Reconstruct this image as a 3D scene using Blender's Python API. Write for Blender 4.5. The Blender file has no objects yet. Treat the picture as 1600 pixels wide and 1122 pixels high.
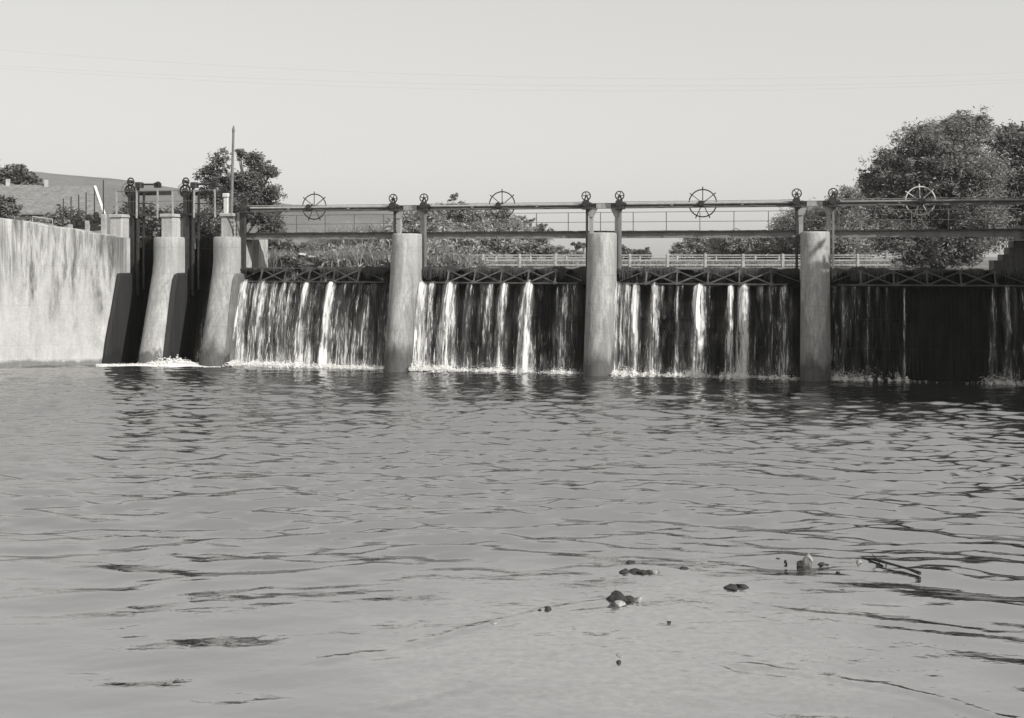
import bpy, math, random
import numpy as np
from mathutils import Vector, Matrix
R = math.radians
C = bpy.context.scene.collection
S = bpy.context.scene

# ------------------------------------------------------------------ camera
CAMZ = 5.0
F = 1800.0                      # focal length in photo pixels (photo is 1600 wide)
cam = bpy.data.cameras.new('camera')
cam.sensor_width = 36.0
cam.lens = 36.0 * F / 1600.0
cam.shift_y = -(561 - 400) / 1600.0
cam.clip_end = 5000
co = bpy.data.objects.new('camera', cam)
C.objects.link(co)
co.location = (0, 0, CAMZ)
co.rotation_euler = (R(90), 0, 0)
S.camera = co

# ------------------------------------------------------------------ light
SUN_DIR = Vector((0.757, -0.653, 0.0)).normalized()
SUN_EL = R(36)
sd = Vector((SUN_DIR.x * math.cos(SUN_EL), SUN_DIR.y * math.cos(SUN_EL), math.sin(SUN_EL)))
sl = bpy.data.lights.new('sun', 'SUN')
sl.energy = 5.0
sl.angle = R(0.5)
sl.color = (1.0, 0.985, 0.955)
so = bpy.data.objects.new('sun', sl)
C.objects.link(so)
so.rotation_euler = (-sd).to_track_quat('-Z', 'Y').to_euler()
so.location = (40, -30, 40)

w = bpy.data.worlds.new('World')
S.world = w
w.use_nodes = True
nt = w.node_tree
nt.nodes.clear()
out = nt.nodes.new('ShaderNodeOutputWorld')
bg = nt.nodes.new('ShaderNodeBackground')
sky = nt.nodes.new('ShaderNodeTexSky')
sky.sky_type = 'NISHITA'
sky.sun_disc = False
sky.sun_elevation = SUN_EL
sky.sun_rotation = math.atan2(SUN_DIR.x, SUN_DIR.y)
sky.dust_density = 2.5
bw = nt.nodes.new('ShaderNodeRGBToBW')          # black and white film
pw = nt.nodes.new('ShaderNodeMath'); pw.operation = 'POWER'; pw.inputs[1].default_value = 0.30
mu = nt.nodes.new('ShaderNodeMath'); mu.operation = 'MULTIPLY'; mu.inputs[1].default_value = 4.15
cb = nt.nodes.new('ShaderNodeCombineColor')
nt.links.new(sky.outputs[0], bw.inputs[0])
nt.links.new(bw.outputs[0], pw.inputs[0])
nt.links.new(pw.outputs[0], mu.inputs[0])
tint = nt.nodes.new('ShaderNodeVectorMath'); tint.operation = 'SCALE'
tint.inputs[0].default_value = (1.0, 0.992, 0.968)
nt.links.new(mu.outputs[0], tint.inputs['Scale'])
nt.links.new(tint.outputs[0], bg.inputs['Color'])
bg.inputs['Strength'].default_value = 0.12
nt.links.new(bg.outputs[0], out.inputs[0])

S.view_settings.view_transform = 'Standard'
S.view_settings.look = 'None'
S.view_settings.exposure = 0.0
S.view_settings.gamma = 1.0
S.render.engine = 'CYCLES'
S.cycles.max_bounces = 8
S.cycles.volume_bounces = 2
S.cycles.diffuse_bounces = 3
S.cycles.glossy_bounces = 3
S.cycles.transparent_max_bounces = 40
S.cycles.caustics_reflective = False
S.cycles.caustics_refractive = False

rng = np.random.default_rng(7)
random.seed(7)

# ------------------------------------------------------------------ frames
ANG = math.atan2(-0.2377, 0.9713)               # the weir runs away to the left
CA, SA = math.cos(ANG), math.sin(ANG)
OY = 48.67


def D(s, y, z=0.0):
    """weir frame (s along, y upstream) to world"""
    return Vector((s * CA - y * SA, OY + s * SA + y * CA, z))


def s_at(px, y):
    """position along the weir line at upstream offset y that lies at the bearing of photo column px"""
    u = (px - 800) / F
    return (u * (OY + y * CA) + y * SA) / (CA - u * SA)


def at(px, py, Y):
    return Vector(((px - 800) / F * Y, Y, CAMZ + (400 - py) / F * Y))


def fbm(x, y, sc, seed=0, octv=4):
    """cheap smooth value noise, vectorised"""
    x = np.asarray(x, float) / sc
    y = np.asarray(y, float) / sc
    tot = 0
    amp = 1.0
    for o in range(octv):
        xi = np.floor(x).astype(np.int64); yi = np.floor(y).astype(np.int64)
        fx = x - xi; fy = y - yi
        fx = fx * fx * (3 - 2 * fx); fy = fy * fy * (3 - 2 * fy)

        def h(a, b):
            n = (a * 374761393 + b * 668265263 + (seed + o) * 1274126177) & 0x7fffffff
            n = ((n ^ (n >> 13)) * 1274126177) & 0x7fffffff
            return (n & 0xffff) / 65535.0 - 0.5
        v = (h(xi, yi) * (1 - fx) + h(xi + 1, yi) * fx) * (1 - fy) + (h(xi, yi + 1) * (1 - fx) + h(xi + 1, yi + 1) * fx) * fy
        tot = tot + v * amp
        amp *= 0.5
        x = x * 2.03; y = y * 2.03
    return tot

def smooth0(a, b, x):
    t = np.clip((x - a) / (b - a), 0, 1)
    return t * t * (3 - 2 * t)


# ------------------------------------------------------------------ materials
class NT:
    def __init__(self, name):
        self.m = bpy.data.materials.new(name)
        self.m.use_nodes = True
        self.t = self.m.node_tree
        self.b = self.t.nodes['Principled BSDF']

    def n(self, typ, **kw):
        nd = self.t.nodes.new(typ)
        for k, v in kw.items():
            setattr(nd, k, v)
        return nd

    def link(self, a, b):
        self.t.links.new(a, b)

    def math(self, op, a, b=None, c=None, clamp=False):
        nd = self.n('ShaderNodeMath', operation=op, use_clamp=clamp)
        for i, v in enumerate((a, b, c)):
            if v is None:
                continue
            if isinstance(v, (int, float)):
                nd.inputs[i].default_value = v
            else:
                self.link(v, nd.inputs[i])
        return nd.outputs[0]

    def coord(self, kind='Object', scale=(1, 1, 1)):
        tc = self.n('ShaderNodeTexCoord')
        if kind == 'World':
            g = self.n('ShaderNodeNewGeometry')
            src = g.outputs['Position']
        else:
            src = tc.outputs[kind]
        mp = self.n('ShaderNodeMapping')
        mp.inputs['Scale'].default_value = scale
        self.link(src, mp.inputs[0])
        return mp.outputs[0]

    def noise(self, scale, detail=4, rough=0.55, vec=None, kind='Object', stretch=(1, 1, 1), dist=0.0):
        nz = self.n('ShaderNodeTexNoise')
        nz.inputs['Scale'].default_value = scale
        nz.inputs['Detail'].default_value = detail
        nz.inputs['Roughness'].default_value = rough
        nz.inputs['Distortion'].default_value = dist
        self.link(vec if vec is not None else self.coord(kind, stretch), nz.inputs['Vector'])
        return nz.outputs['Fac']

    def maprange(self, v, a, b, c, d, smooth=False):
        mr = self.n('ShaderNodeMapRange')
        if smooth:
            mr.interpolation_type = 'SMOOTHSTEP'
        self.link(v, mr.inputs[0])
        for i, x in enumerate((a, b, c, d)):
            mr.inputs[i + 1].default_value = x
        return mr.outputs[0]

    def value_to_base(self, v, tint=(1.0, 0.985, 0.955)):
        sc = self.n('ShaderNodeVectorMath', operation='SCALE')
        sc.inputs[0].default_value = tint
        self.link(v, sc.inputs['Scale'])
        self.link(sc.outputs[0], self.b.inputs['Base Color'])

    def bump(self, h, strength, dist):
        bp = self.n('ShaderNodeBump')
        bp.inputs['Strength'].default_value = strength
        bp.inputs['Distance'].default_value = dist
        self.link(h, bp.inputs['Height'])
        self.link(bp.outputs[0], self.b.inputs['Normal'])
        return bp


def simple(name, base, var=0.3, scale=6, rough=0.75, metal=0.0, bump=0.02, kind='Object', stretch=(1, 1, 1), island=False):
    m = NT(name)
    nz = m.noise(scale, 5, 0.6, kind=kind, stretch=stretch)
    v = m.maprange(nz, 0.3, 0.7, base * (1 - var), base * (1 + var))
    if island:
        g = m.n('ShaderNodeNewGeometry')
        v = m.math('MULTIPLY', v, m.maprange(g.outputs['Random Per Island'], 0, 1, 0.45, 1.7))
    m.value_to_base(v)
    m.b.inputs['Roughness'].default_value = rough
    m.b.inputs['Metallic'].default_value = metal
    if bump:
        m.bump(nz, 0.6, bump)
    return m.m


def concrete(name, base, wet_z=1.0, vee=False, streak=0.5, algae=False):
    m = NT(name)
    big = m.noise(0.55, 4, 0.6, kind='World', stretch=(1, 1, 0.5))
    fine = m.noise(9, 6, 0.7, kind='World')
    stk = m.noise(2.6, 5, 0.7, kind='World', stretch=(1.0, 1.0, 0.035), dist=0.0)
    stk2 = m.noise(10.0, 3, 0.6, kind='World', stretch=(1.0, 1.0, 0.03))
    spots = m.noise(1.7, 6, 0.7, kind='World', stretch=(1, 1, 0.5), dist=0.8)
    v = m.maprange(big, 0.3, 0.7, base * 0.82, base * 1.12)
    v = m.math('MULTIPLY', v, m.maprange(fine, 0.3, 0.7, 0.86, 1.12))
    v = m.math('MULTIPLY', v, m.maprange(stk, 0.36, 0.64, 1 - streak, 1.12))
    v = m.math('MULTIPLY', v, m.maprange(stk2, 0.38, 0.62, 1 - streak * 0.7, 1.08))
    v = m.math('MULTIPLY', v, m.maprange(spots, 0.55, 0.68, 1.0, 0.74))
    gj = m.n('ShaderNodeNewGeometry'); sj = m.n('ShaderNodeSeparateXYZ'); m.link(gj.outputs['Position'], sj.inputs[0])
    jn = m.math('ABSOLUTE', m.math('SUBTRACT', m.math('FRACT', m.math('MULTIPLY', m.math('ADD', sj.outputs['Z'], m.math('MULTIPLY', big, 0.06)), 0.83)), 0.5))
    v = m.math('MULTIPLY', v, m.maprange(jn, 0.0, 0.02, 0.84, 1.0))
    tc = m.n('ShaderNodeTexCoord')
    sx = m.n('ShaderNodeSeparateXYZ'); m.link(tc.outputs['Object'], sx.inputs[0])
    g = m.n('ShaderNodeNewGeometry')
    sw = m.n('ShaderNodeSeparateXYZ'); m.link(g.outputs['Position'], sw.inputs[0])
    edge = m.noise(1.6, 4, 0.6, kind='World', stretch=(1, 1, 0.35))
    # wet dark band where the river washes the foot
    hz = m.math('ADD', sw.outputs['Z'], m.maprange(edge, 0.3, 0.7, -0.5, 0.5))
    wetf = m.maprange(hz, wet_z * 0.4, wet_z * 1.1, 0.36, 1.0, smooth=True)
    v = m.math('MULTIPLY', v, wetf)
    if vee:
        # stain where the overflow runs off the flanks onto the nose: a V with its tip low on the nose
        ax = m.math('ABSOLUTE', sx.outputs['X'])
        line = m.math('MULTIPLY_ADD', ax, 4.0, 1.75)
        f = m.math('SUBTRACT', line, m.math('ADD', sx.outputs['Z'], m.maprange(edge, 0.3, 0.7, -0.6, 0.6)))
        below = m.maprange(f, 0.0, 0.25, 1.0, 0.74, smooth=True)
        bright = m.maprange(m.math('ABSOLUTE', m.math('SUBTRACT', f, 0.55)), 0.0, 0.55, 1.35, 1.0, smooth=True)
        v = m.math('MULTIPLY', m.math('MULTIPLY', v, below), bright)
    if algae:
        # darker flank under the old gate sill level
        fl = m.maprange(m.math('ABSOLUTE', sx.outputs['X']), algae - 0.04, algae + 0.0, 1.0, 0.16)
        lowz = m.maprange(sx.outputs['Z'], 4.0, 4.15, 0.0, 1.0)
        v = m.math('MULTIPLY', v, m.math('MAXIMUM', fl, lowz))
    m.value_to_base(v)
    m.b.inputs['Roughness'].default_value = 0.85
    m.bump(m.math('ADD', fine, m.math('MULTIPLY', big, 2.0)), 0.5, 0.035)
    return m.m


def wall_concrete():
    m = NT('streaked_wall_concrete')
    g = m.n('ShaderNodeNewGeometry')
    sw = m.n('ShaderNodeSeparateXYZ'); m.link(g.outputs['Position'], sw.inputs[0])
    fine = m.noise(11, 6, 0.75, kind='World')
    blot = m.noise(0.9, 5, 0.65, kind='World', stretch=(1, 1, 0.7), dist=0.3)
    s1 = m.noise(2.2, 4, 0.7, kind='World', stretch=(1, 1, 0.02))
    s2 = m.noise(7.0, 3, 0.7, kind='World', stretch=(1, 1, 0.03))
    s3 = m.noise(1.6, 3, 0.6, kind='World', stretch=(1, 1, 0.05))
    # run-off streaks hang from the coping and fade out downwards
    reach = m.math('ADD', sw.outputs['Z'], m.maprange(s3, 0.3, 0.7, -1.6, 1.6))
    top = m.maprange(reach, 2.2, 5.4, 0.15, 1.0, smooth=True)
    dark = m.math('MULTIPLY', m.maprange(s1, 0.44, 0.60, 0.0, 0.68), top)
    dark2 = m.math('MULTIPLY', m.maprange(s2, 0.46, 0.64, 0.0, 0.45), top)
    v = m.maprange(blot, 0.3, 0.7, 0.38, 0.48)
    v = m.math('MULTIPLY', v, m.math('SUBTRACT', 1.0, dark))
    v = m.math('MULTIPLY', v, m.math('SUBTRACT', 1.0, dark2))
    v = m.math('MULTIPLY', v, m.maprange(fine, 0.3, 0.7, 0.88, 1.1))
    # lime bloom patches and board joints
    bloom = m.noise(1.3, 5, 0.7, kind='World', stretch=(1, 1, 0.25), dist=0.5)
    v = m.math('MULTIPLY', v, m.maprange(bloom, 0.56, 0.70, 1.0, 1.30))
    jn = m.math('ABSOLUTE', m.math('SUBTRACT', m.math('FRACT', m.math('MULTIPLY', sw.outputs['Z'], 0.55)), 0.5))
    v = m.math('MULTIPLY', v, m.maprange(jn, 0.0, 0.012, 0.86, 1.0))
    # tide line
    tz = m.math('ADD', sw.outputs['Z'], m.maprange(blot, 0.3, 0.7, -0.12, 0.12))
    v = m.math('MULTIPLY', v, m.maprange(tz, 0.10, 0.26, 0.45, 1.0, smooth=True))
    m.value_to_base(v)
    m.b.inputs['Roughness'].default_value = 0.88
    m.bump(m.math('ADD', fine, m.math('MULTIPLY', bloom, 2.0)), 0.5, 0.04)
    return m.m


M = {}
M['pier'] = concrete('pier_concrete', 0.37, 1.1, vee=True, streak=0.22)
M['pier_small'] = concrete('small_pier_concrete', 0.37, 0.5, streak=0.2)
M['wall'] = wall_concrete()
M['block'] = concrete('block_concrete', 0.45, 0.1, streak=0.2)
M['dark_concrete'] = concrete('near_black_concrete', 0.02, 0.5, streak=0.3)  # near-black tone for the sluice flank, wall return and breast beams
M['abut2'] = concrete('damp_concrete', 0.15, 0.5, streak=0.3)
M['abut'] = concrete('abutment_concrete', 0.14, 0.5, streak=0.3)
M['steel'] = simple('painted_steel', 0.20, 0.22, 4, 0.55, 0.0, 0.004, stretch=(1, 1, 0.4))
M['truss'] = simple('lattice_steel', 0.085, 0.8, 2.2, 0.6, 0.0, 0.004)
M['truss_dark'] = simple('dark_lattice_steel', 0.06, 0.7, 2.2, 0.5, 0.0, 0.004)  # darker lattice tone for the two outer bays
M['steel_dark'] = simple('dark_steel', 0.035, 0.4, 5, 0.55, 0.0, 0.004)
M['steel_pale'] = simple('pale_painted_steel', 0.34, 0.25, 5, 0.5, 0.0, 0.004, stretch=(1, 1, 0.3))
M['iron'] = simple('greased_cast_iron', 0.03, 0.4, 8, 0.45, 0.0, 0.004)
M['rail'] = simple('railing_steel', 0.13, 0.3, 5, 0.6, 0.0, 0.0)
M['timber'] = simple('weathered_timber', 0.16, 0.4, 8, 0.85, 0.0, 0.01, stretch=(4, 4, 0.5))
M['fence'] = simple('weathered_white_paint', 0.34, 0.3, 3, 0.85)
M['white'] = simple('bright_white', 0.62, 0.15, 6, 0.8)
M['plaster'] = simple('grey_plaster', 0.28, 0.2, 3, 0.9)
M['tile'] = simple('roof_tile', 0.17, 0.35, 3.5, 0.9, 0.0, 0.03)
M['trunk'] = simple('bark', 0.09, 0.4, 10, 0.95, 0.0, 0.02, stretch=(3, 3, 0.6))
M['rock'] = simple('wet_rock', 0.022, 0.8, 9, 0.85, 0.0, 0.02)
M['rock_pale'] = simple('pale_rock', 0.24, 0.6, 9, 0.8, 0.0, 0.02)
M['wire'] = simple('wire_metal', 0.45, 0.1, 5, 0.6, 0.0, 0.0)
M['cloth'] = simple('dark_cloth', 0.06, 0.3, 6, 0.9, 0, 0)
M['cloth_pale'] = simple('pale_cloth', 0.4, 0.3, 6, 0.9, 0, 0)
M['skin'] = simple('skin', 0.3, 0.05, 6, 0.6, 0, 0)
M['hair'] = simple('hair', 0.02, 0.2, 20, 0.7, 0, 0)


def leafmat(name, base, trans=0.35):
    m = NT(name)
    g = m.n('ShaderNodeNewGeometry')
    big = m.noise(0.7, 3, 0.6, kind='World')
    v = m.maprange(g.outputs['Random Per Island'], 0, 1, base * 0.5, base * 1.6)
    v = m.math('MULTIPLY', v, m.maprange(big, 0.3, 0.7, 0.7, 1.3))
    m.value_to_base(v)
    m.b.inputs['Roughness'].default_value = 0.75
    tr = m.n('ShaderNodeBsdfTranslucent')
    sc = m.n('ShaderNodeVectorMath', operation='SCALE')
    sc.inputs[0].default_value = (1, 0.985, 0.955)
    m.link(v, sc.inputs['Scale'])
    m.link(sc.outputs[0], tr.inputs[0])
    mx = m.n('ShaderNodeMixShader'); mx.inputs[0].default_value = trans
    m.link(m.b.outputs[0], mx.inputs[1]); m.link(tr.outputs[0], mx.inputs[2])
    o = m.t.nodes['Material Output']
    m.link(mx.outputs[0], o.inputs[0])
    return m.m


M['weed'] = leafmat('wet_weed', 0.045, 0.1)
M['leaf_dark'] = leafmat('dark_leaves', 0.17)
M['leaf_mid'] = leafmat('leaves', 0.23)
M['leaf_pale'] = leafmat('pale_willow_leaves', 0.30)
M['reed'] = leafmat('reeds', 0.26)
M['leaf_far'] = leafmat('far_leaves', 0.30)


def gate_mat():
    m = NT('wet_gate_steel')
    stk = m.noise(14, 4, 0.7, kind='Object', stretch=(1, 1, 0.03))
    stk2 = m.noise(3, 4, 0.6, kind='Object', stretch=(1, 1, 0.2))
    v = m.maprange(stk, 0.35, 0.7, 0.004, 0.026)
    v = m.math('MULTIPLY', v, m.maprange(stk2, 0.35, 0.65, 0.5, 1.4))
    m.value_to_base(v)
    m.b.inputs['Roughness'].default_value = 0.8
    m.b.inputs['Specular IOR Level'].default_value = 0.2
    m.bump(stk, 0.5, 0.02)
    return m.m


M['gate'] = gate_mat()


def fall_mat(name, dens_scale=1.0, seed=0.0, fx=9.0, fz=0.55):
    """thin falling sheet broken into threads; density comes from the sheet's own attribute"""
    m = NT(name)
    at_ = m.n('ShaderNodeAttribute'); at_.attribute_name = 'flow'
    ac = m.n('ShaderNodeAttribute'); ac.attribute_name = 'along'
    mp = m.n('ShaderNodeMapping')
    mp.inputs['Location'].default_value = (seed * 3.1, seed * 1.7, 0)
    mp.inputs['Scale'].default_value = (fx, fz, 1)
    m.link(ac.outputs['Vector'], mp.inputs[0])
    n1 = m.noise(1.0, 4, 0.65, vec=mp.outputs[0], dist=0.35)
    mp2 = m.n('ShaderNodeMapping')
    mp2.inputs['Location'].default_value = (seed * 7.1, seed * 2.7, 0)
    mp2.inputs['Scale'].default_value = (fx * 2.7, fz * 4.5, 1)
    m.link(ac.outputs['Vector'], mp2.inputs[0])
    n2 = m.noise(1.0, 3, 0.7, vec=mp2.outputs[0], dist=0.2)
    n = m.math('ADD', m.math('MULTIPLY', n1, 0.6), m.math('MULTIPLY', n2, 0.4))
    th = m.maprange(at_.outputs['Fac'], 0, 1, 0.66, 0.385)
    a = m.math('SUBTRACT', n, th)
    alpha = m.math('MULTIPLY', m.maprange(a, -0.01, 0.10, 0.0, 1.0, smooth=True), dens_scale, clamp=True)
    cap = m.maprange(at_.outputs['Fac'], 0.05, 1.0, 0.08, 0.84)
    alpha = m.math('MULTIPLY', alpha, cap)
    # soft veil of spray filling the wider streams
    mp3 = m.n('ShaderNodeMapping')
    mp3.inputs['Location'].default_value = (5.5, 2.2, 0)
    mp3.inputs['Scale'].default_value = (3.5, 0.5, 1)
    m.link(ac.outputs['Vector'], mp3.inputs[0])
    n3 = m.noise(1.0, 4, 0.65, vec=mp3.outputs[0], dist=0.5)
    veil = m.math('MULTIPLY', m.maprange(at_.outputs['Fac'], 0.25, 0.95, 0.0, 0.17), m.maprange(n3, 0.40, 0.62, 0.15, 1.0))
    alpha = m.math('MAXIMUM', alpha, veil)
    m.b.inputs['Base Color'].default_value = (0.84, 0.83, 0.81, 1)
    m.b.inputs['Roughness'].default_value = 0.45
    m.b.inputs['Specular IOR Level'].default_value = 0.3
    m.link(alpha, m.b.inputs['Alpha'])
    m.bump(n, 0.6, 0.05)
    tr = m.n('ShaderNodeBsdfTranslucent'); tr.inputs[0].default_value = (0.7, 0.69, 0.67, 1)
    return m.m


# ------------------------------------------------------------------ mesh building
class MB:
    def __init__(self):
        self.v = []; self.f = []

    def add(self, vs, fs):
        b = len(self.v)
        self.v += [tuple(p) for p in vs]
        self.f += [tuple(b + i for i in q) for q in fs]

    def box(self, x0, x1, y0, y1, z0, z1, ch=0.0):
        if ch <= 0:
            vs = [(x, y, z) for z in (z0, z1) for y in (y0, y1) for x in (x0, x1)]
            self.add(vs, [(0, 2, 3, 1), (4, 5, 7, 6), (0, 1, 5, 4), (2, 6, 7, 3), (0, 4, 6, 2), (1, 3, 7, 5)])
        else:
            c = min(ch, (x1 - x0) / 2.2, (y1 - y0) / 2.2, (z1 - z0) / 2.2)
            def ring(z, i):
                return [(x0 + c + i, y0 + i, z), (x1 - c - i, y0 + i, z), (x1 - i, y0 + c + i, z), (x1 - i, y1 - c - i, z),
                        (x1 - c - i, y1 - i, z), (x0 + c + i, y1 - i, z), (x0 + i, y1 - c - i, z), (x0 + i, y0 + c + i, z)]
            self.loft([ring(z0, 0), ring(z1 - c, 0), ring(z1, c)])

    def loft(self, rings, caps=True, closed=True):
        b = len(self.v); n = len(rings[0])
        for r in rings:
            self.v += [tuple(p) for p in r]
        for k in range(len(rings) - 1):
            for i in range(n if closed else n - 1):
                j = (i + 1) % n
                self.f.append((b + k * n + i, b + k * n + j, b + (k + 1) * n + j, b + (k + 1) * n + i))
        if caps:
            self.f.append(tuple(b + i for i in range(n))[::-1])
            self.f.append(tuple(b + (len(rings) - 1) * n + i for i in range(n)))

    def bar(self, a, b, wx, wy=None, up=(0, 0, 1)):
        """rectangular bar between two points"""
        a = Vector(a); b = Vector(b); wy = wy or wx
        d = (b - a).normalized()
        u = Vector(up)
        if abs(d.dot(u)) > 0.95:
            u = Vector((0, 1, 0))
        s = d.cross(u).normalized(); t = s.cross(d).normalized()
        q = [s * wx / 2 + t * wy / 2, -s * wx / 2 + t * wy / 2, -s * wx / 2 - t * wy / 2, s * wx / 2 - t * wy / 2]
        self.loft([[a + o for o in q], [b + o for o in q]])

    def tube(self, pts, rad, n=8, caps=True):
        pts = [Vector(p) for p in pts]
        if not isinstance(rad, (list, tuple)):
            rad = [rad] * len(pts)
        rings = []
        prev = None
        for i, p in enumerate(pts):
            d = (pts[min(i + 1, len(pts) - 1)] - pts[max(i - 1, 0)]).normalized()
            u = prev if prev is not None else (Vector((0, 0, 1)) if abs(d.z) < 0.9 else Vector((0, 1, 0)))
            s = d.cross(u).normalized(); t = s.cross(d).normalized(); prev = t
            rings.append([p + (s * math.cos(a) + t * math.sin(a)) * rad[i] for a in [2 * math.pi * k / n for k in range(n)]])
        self.loft(rings, caps)

    def ring(self, c, r, tr, n=32, m=6, axis='y'):
        b = len(self.v)
        for i in range(n):
            a = 2 * math.pi * i / n
            for j in range(m):
                q = 2 * math.pi * j / m
                rr = r + tr * math.cos(q); h = tr * math.sin(q)
                self.v.append((c[0] + rr * math.cos(a), c[1] + h, c[2] + rr * math.sin(a)))
        for i in range(n):
            for j in range(m):
                i2 = (i + 1) % n; j2 = (j + 1) % m
                self.f.append((b + i * m + j, b + i * m + j2, b + i2 * m + j2, b + i2 * m + j))

    def disc(self, c, r, h, n=20):
        """short cylinder, axis along y"""
        rings = [[(c[0] + r * math.cos(2 * math.pi * k / n), y, c[2] + r * math.sin(2 * math.pi * k / n)) for k in range(n)]
                 for y in (c[1] + h / 2, c[1] - h / 2)]
        self.loft(rings)

    def build(self, name, mat, parent=None, smooth=False, loc=None, rz=0):
        me = bpy.data.meshes.new(name)
        me.from_pydata(self.v, [], self.f)
        me.materials.append(mat)
        if smooth:
            me.polygons.foreach_set('use_smooth', [True] * len(me.polygons))
        me.update()
        o = bpy.data.objects.new(name, me)
        C.objects.link(o)
        if parent:
            o.parent = parent
        if loc is not None:
            o.location = loc
        o.rotation_euler = (0, 0, rz)
        return o


def recalc(o):
    import bmesh
    bm = bmesh.new(); bm.from_mesh(o.data)
    bmesh.ops.recalc_face_normals(bm, faces=bm.faces)
    bm.to_mesh(o.data); bm.free()
    return o


def npmesh(name, V, Fq, mat, parent=None, loc=(0, 0, 0), smooth=False):
    """fast mesh of quads or tris from numpy arrays"""
    me = bpy.data.meshes.new(name)
    V = np.asarray(V, np.float32).reshape(-1, 3); Fq = np.asarray(Fq, np.int32)
    k = Fq.shape[1]
    me.vertices.add(len(V)); me.vertices.foreach_set('co', V.ravel())
    me.loops.add(Fq.size); me.loops.foreach_set('vertex_index', Fq.ravel())
    me.polygons.add(len(Fq))
    me.polygons.foreach_set('loop_start', np.arange(0, Fq.size, k, dtype=np.int32))
    me.polygons.foreach_set('loop_total', np.full(len(Fq), k, np.int32))
    if smooth:
        me.polygons.foreach_set('use_smooth', np.ones(len(Fq), bool))
    me.materials.append(mat)
    me.update(calc_edges=True)
    o = bpy.data.objects.new(name, me)
    C.objects.link(o)
    o.location = loc
    if parent:
        o.parent = parent
    return o


def tag(o, label=None, cat=None, group=None, kind=None):
    if label: o['label'] = label
    if cat: o['category'] = cat
    if group: o['group'] = group
    if kind: o['kind'] = kind
    return o


def empty(name, loc, rz=0.0):
    o = bpy.data.objects.new(name, None)
    o.empty_display_size = 0.3
    C.objects.link(o)
    o.location = loc; o.rotation_euler = (0, 0, rz)
    return o


def copy_tree(o, parent=None):
    c = o.copy(); C.objects.link(c)
    if parent: c.parent = parent
    for ch in list(o.children):
        copy_tree(ch, c)
    return c


# ================================================================== SETTING
PIERS = [-5.293, 3.548, 12.413]
S_L2, S_L1, S_AB = -14.22, -17.33, -19.6
S_R = 21.25
HW = 0.58          # half width of a pier
YG = 2.25          # gate plane
Z_SILL, Z_LIP, Z_TOP = 3.72, 3.72, 4.44


def water_mat():
    m = NT('river_water')
    g = m.n('ShaderNodeNewGeometry')
    pos = g.outputs['Position']
    sp = m.n('ShaderNodeSeparateXYZ'); m.link(pos, sp.inputs[0])

    def nz(scale, sx, sy, detail=2, rough=0.5, dist=0.0, rot=0.0):
        mp = m.n('ShaderNodeMapping')
        mp.inputs['Rotation'].default_value = (0, 0, rot)
        mp.inputs['Scale'].default_value = (sx, sy, 1)
        m.link(pos, mp.inputs[0])
        return m.noise(scale, detail, rough, vec=mp.outputs[0], dist=dist)
    c = nz(1.0, 3.2, 6.0, 3, 0.55, 0.2, R(12))
    d = nz(1.0, 11.0, 17.0, 2, 0.5, 0.0, R(-20))
    gust = m.maprange(nz(1.0, 0.05, 0.09, 2, 0.5), 0.35, 0.65, 0.6, 1.25)
    dx = m.math('DIVIDE', m.math('SUBTRACT', sp.outputs['X'], 1.6), 3.4)
    dy = m.math('DIVIDE', m.math('SUBTRACT', sp.outputs['Y'], 15.0), 3.2)
    rr = m.math('SQRT', m.math('ADD', m.math('MULTIPLY', dx, dx), m.math('MULTIPLY', dy, dy)))
    rrn = m.math('ADD', rr, m.maprange(nz(1.0, 0.5, 0.8, 3), 0.3, 0.7, -0.45, 0.45))
    shal = m.maprange(rrn, 0.35, 1.5, 1.0, 0.0, smooth=True)
    fine = m.math('ADD', m.math('MULTIPLY', c, 0.014), m.math('MULTIPLY', d, 0.0014))
    fine = m.math('MULTIPLY', fine, m.math('MULTIPLY', m.maprange(sp.outputs['Y'], 12.0, 28.0, 0.5, 1.0), gust))
    m.bump(fine, 1.0, 1.0)
    silt = nz(1.0, 0.6, 1.0, 5, 0.6)
    v = m.maprange(silt, 0.3, 0.7, 0.025, 0.04)
    grain = nz(1.0, 7, 9, 5, 0.75)
    bar = m.maprange(grain, 0.35, 0.65, 0.05, 0.20)
    mixn = m.n('ShaderNodeMix'); mixn.data_type = 'FLOAT'
    m.link(shal, mixn.inputs[0]); m.link(v, mixn.inputs[2]); m.link(bar, mixn.inputs[3])
    m.value_to_base(mixn.outputs[0])
    m.b.inputs['Roughness'].default_value = 0.06
    m.b.inputs['IOR'].default_value = 6.8
    return m.m


wm = water_mat()
# rippled surface: many long crested wavelets, steeper where the breeze ruffles the pool
NR, NC = 1000, 1400
UL = 0.56
uu = np.linspace(-UL, UL, NC)
Yend = (OY + 2.4 * CA) / (CA * 1.0) * 1.0
tq = np.linspace(0, 1, NR)
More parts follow.
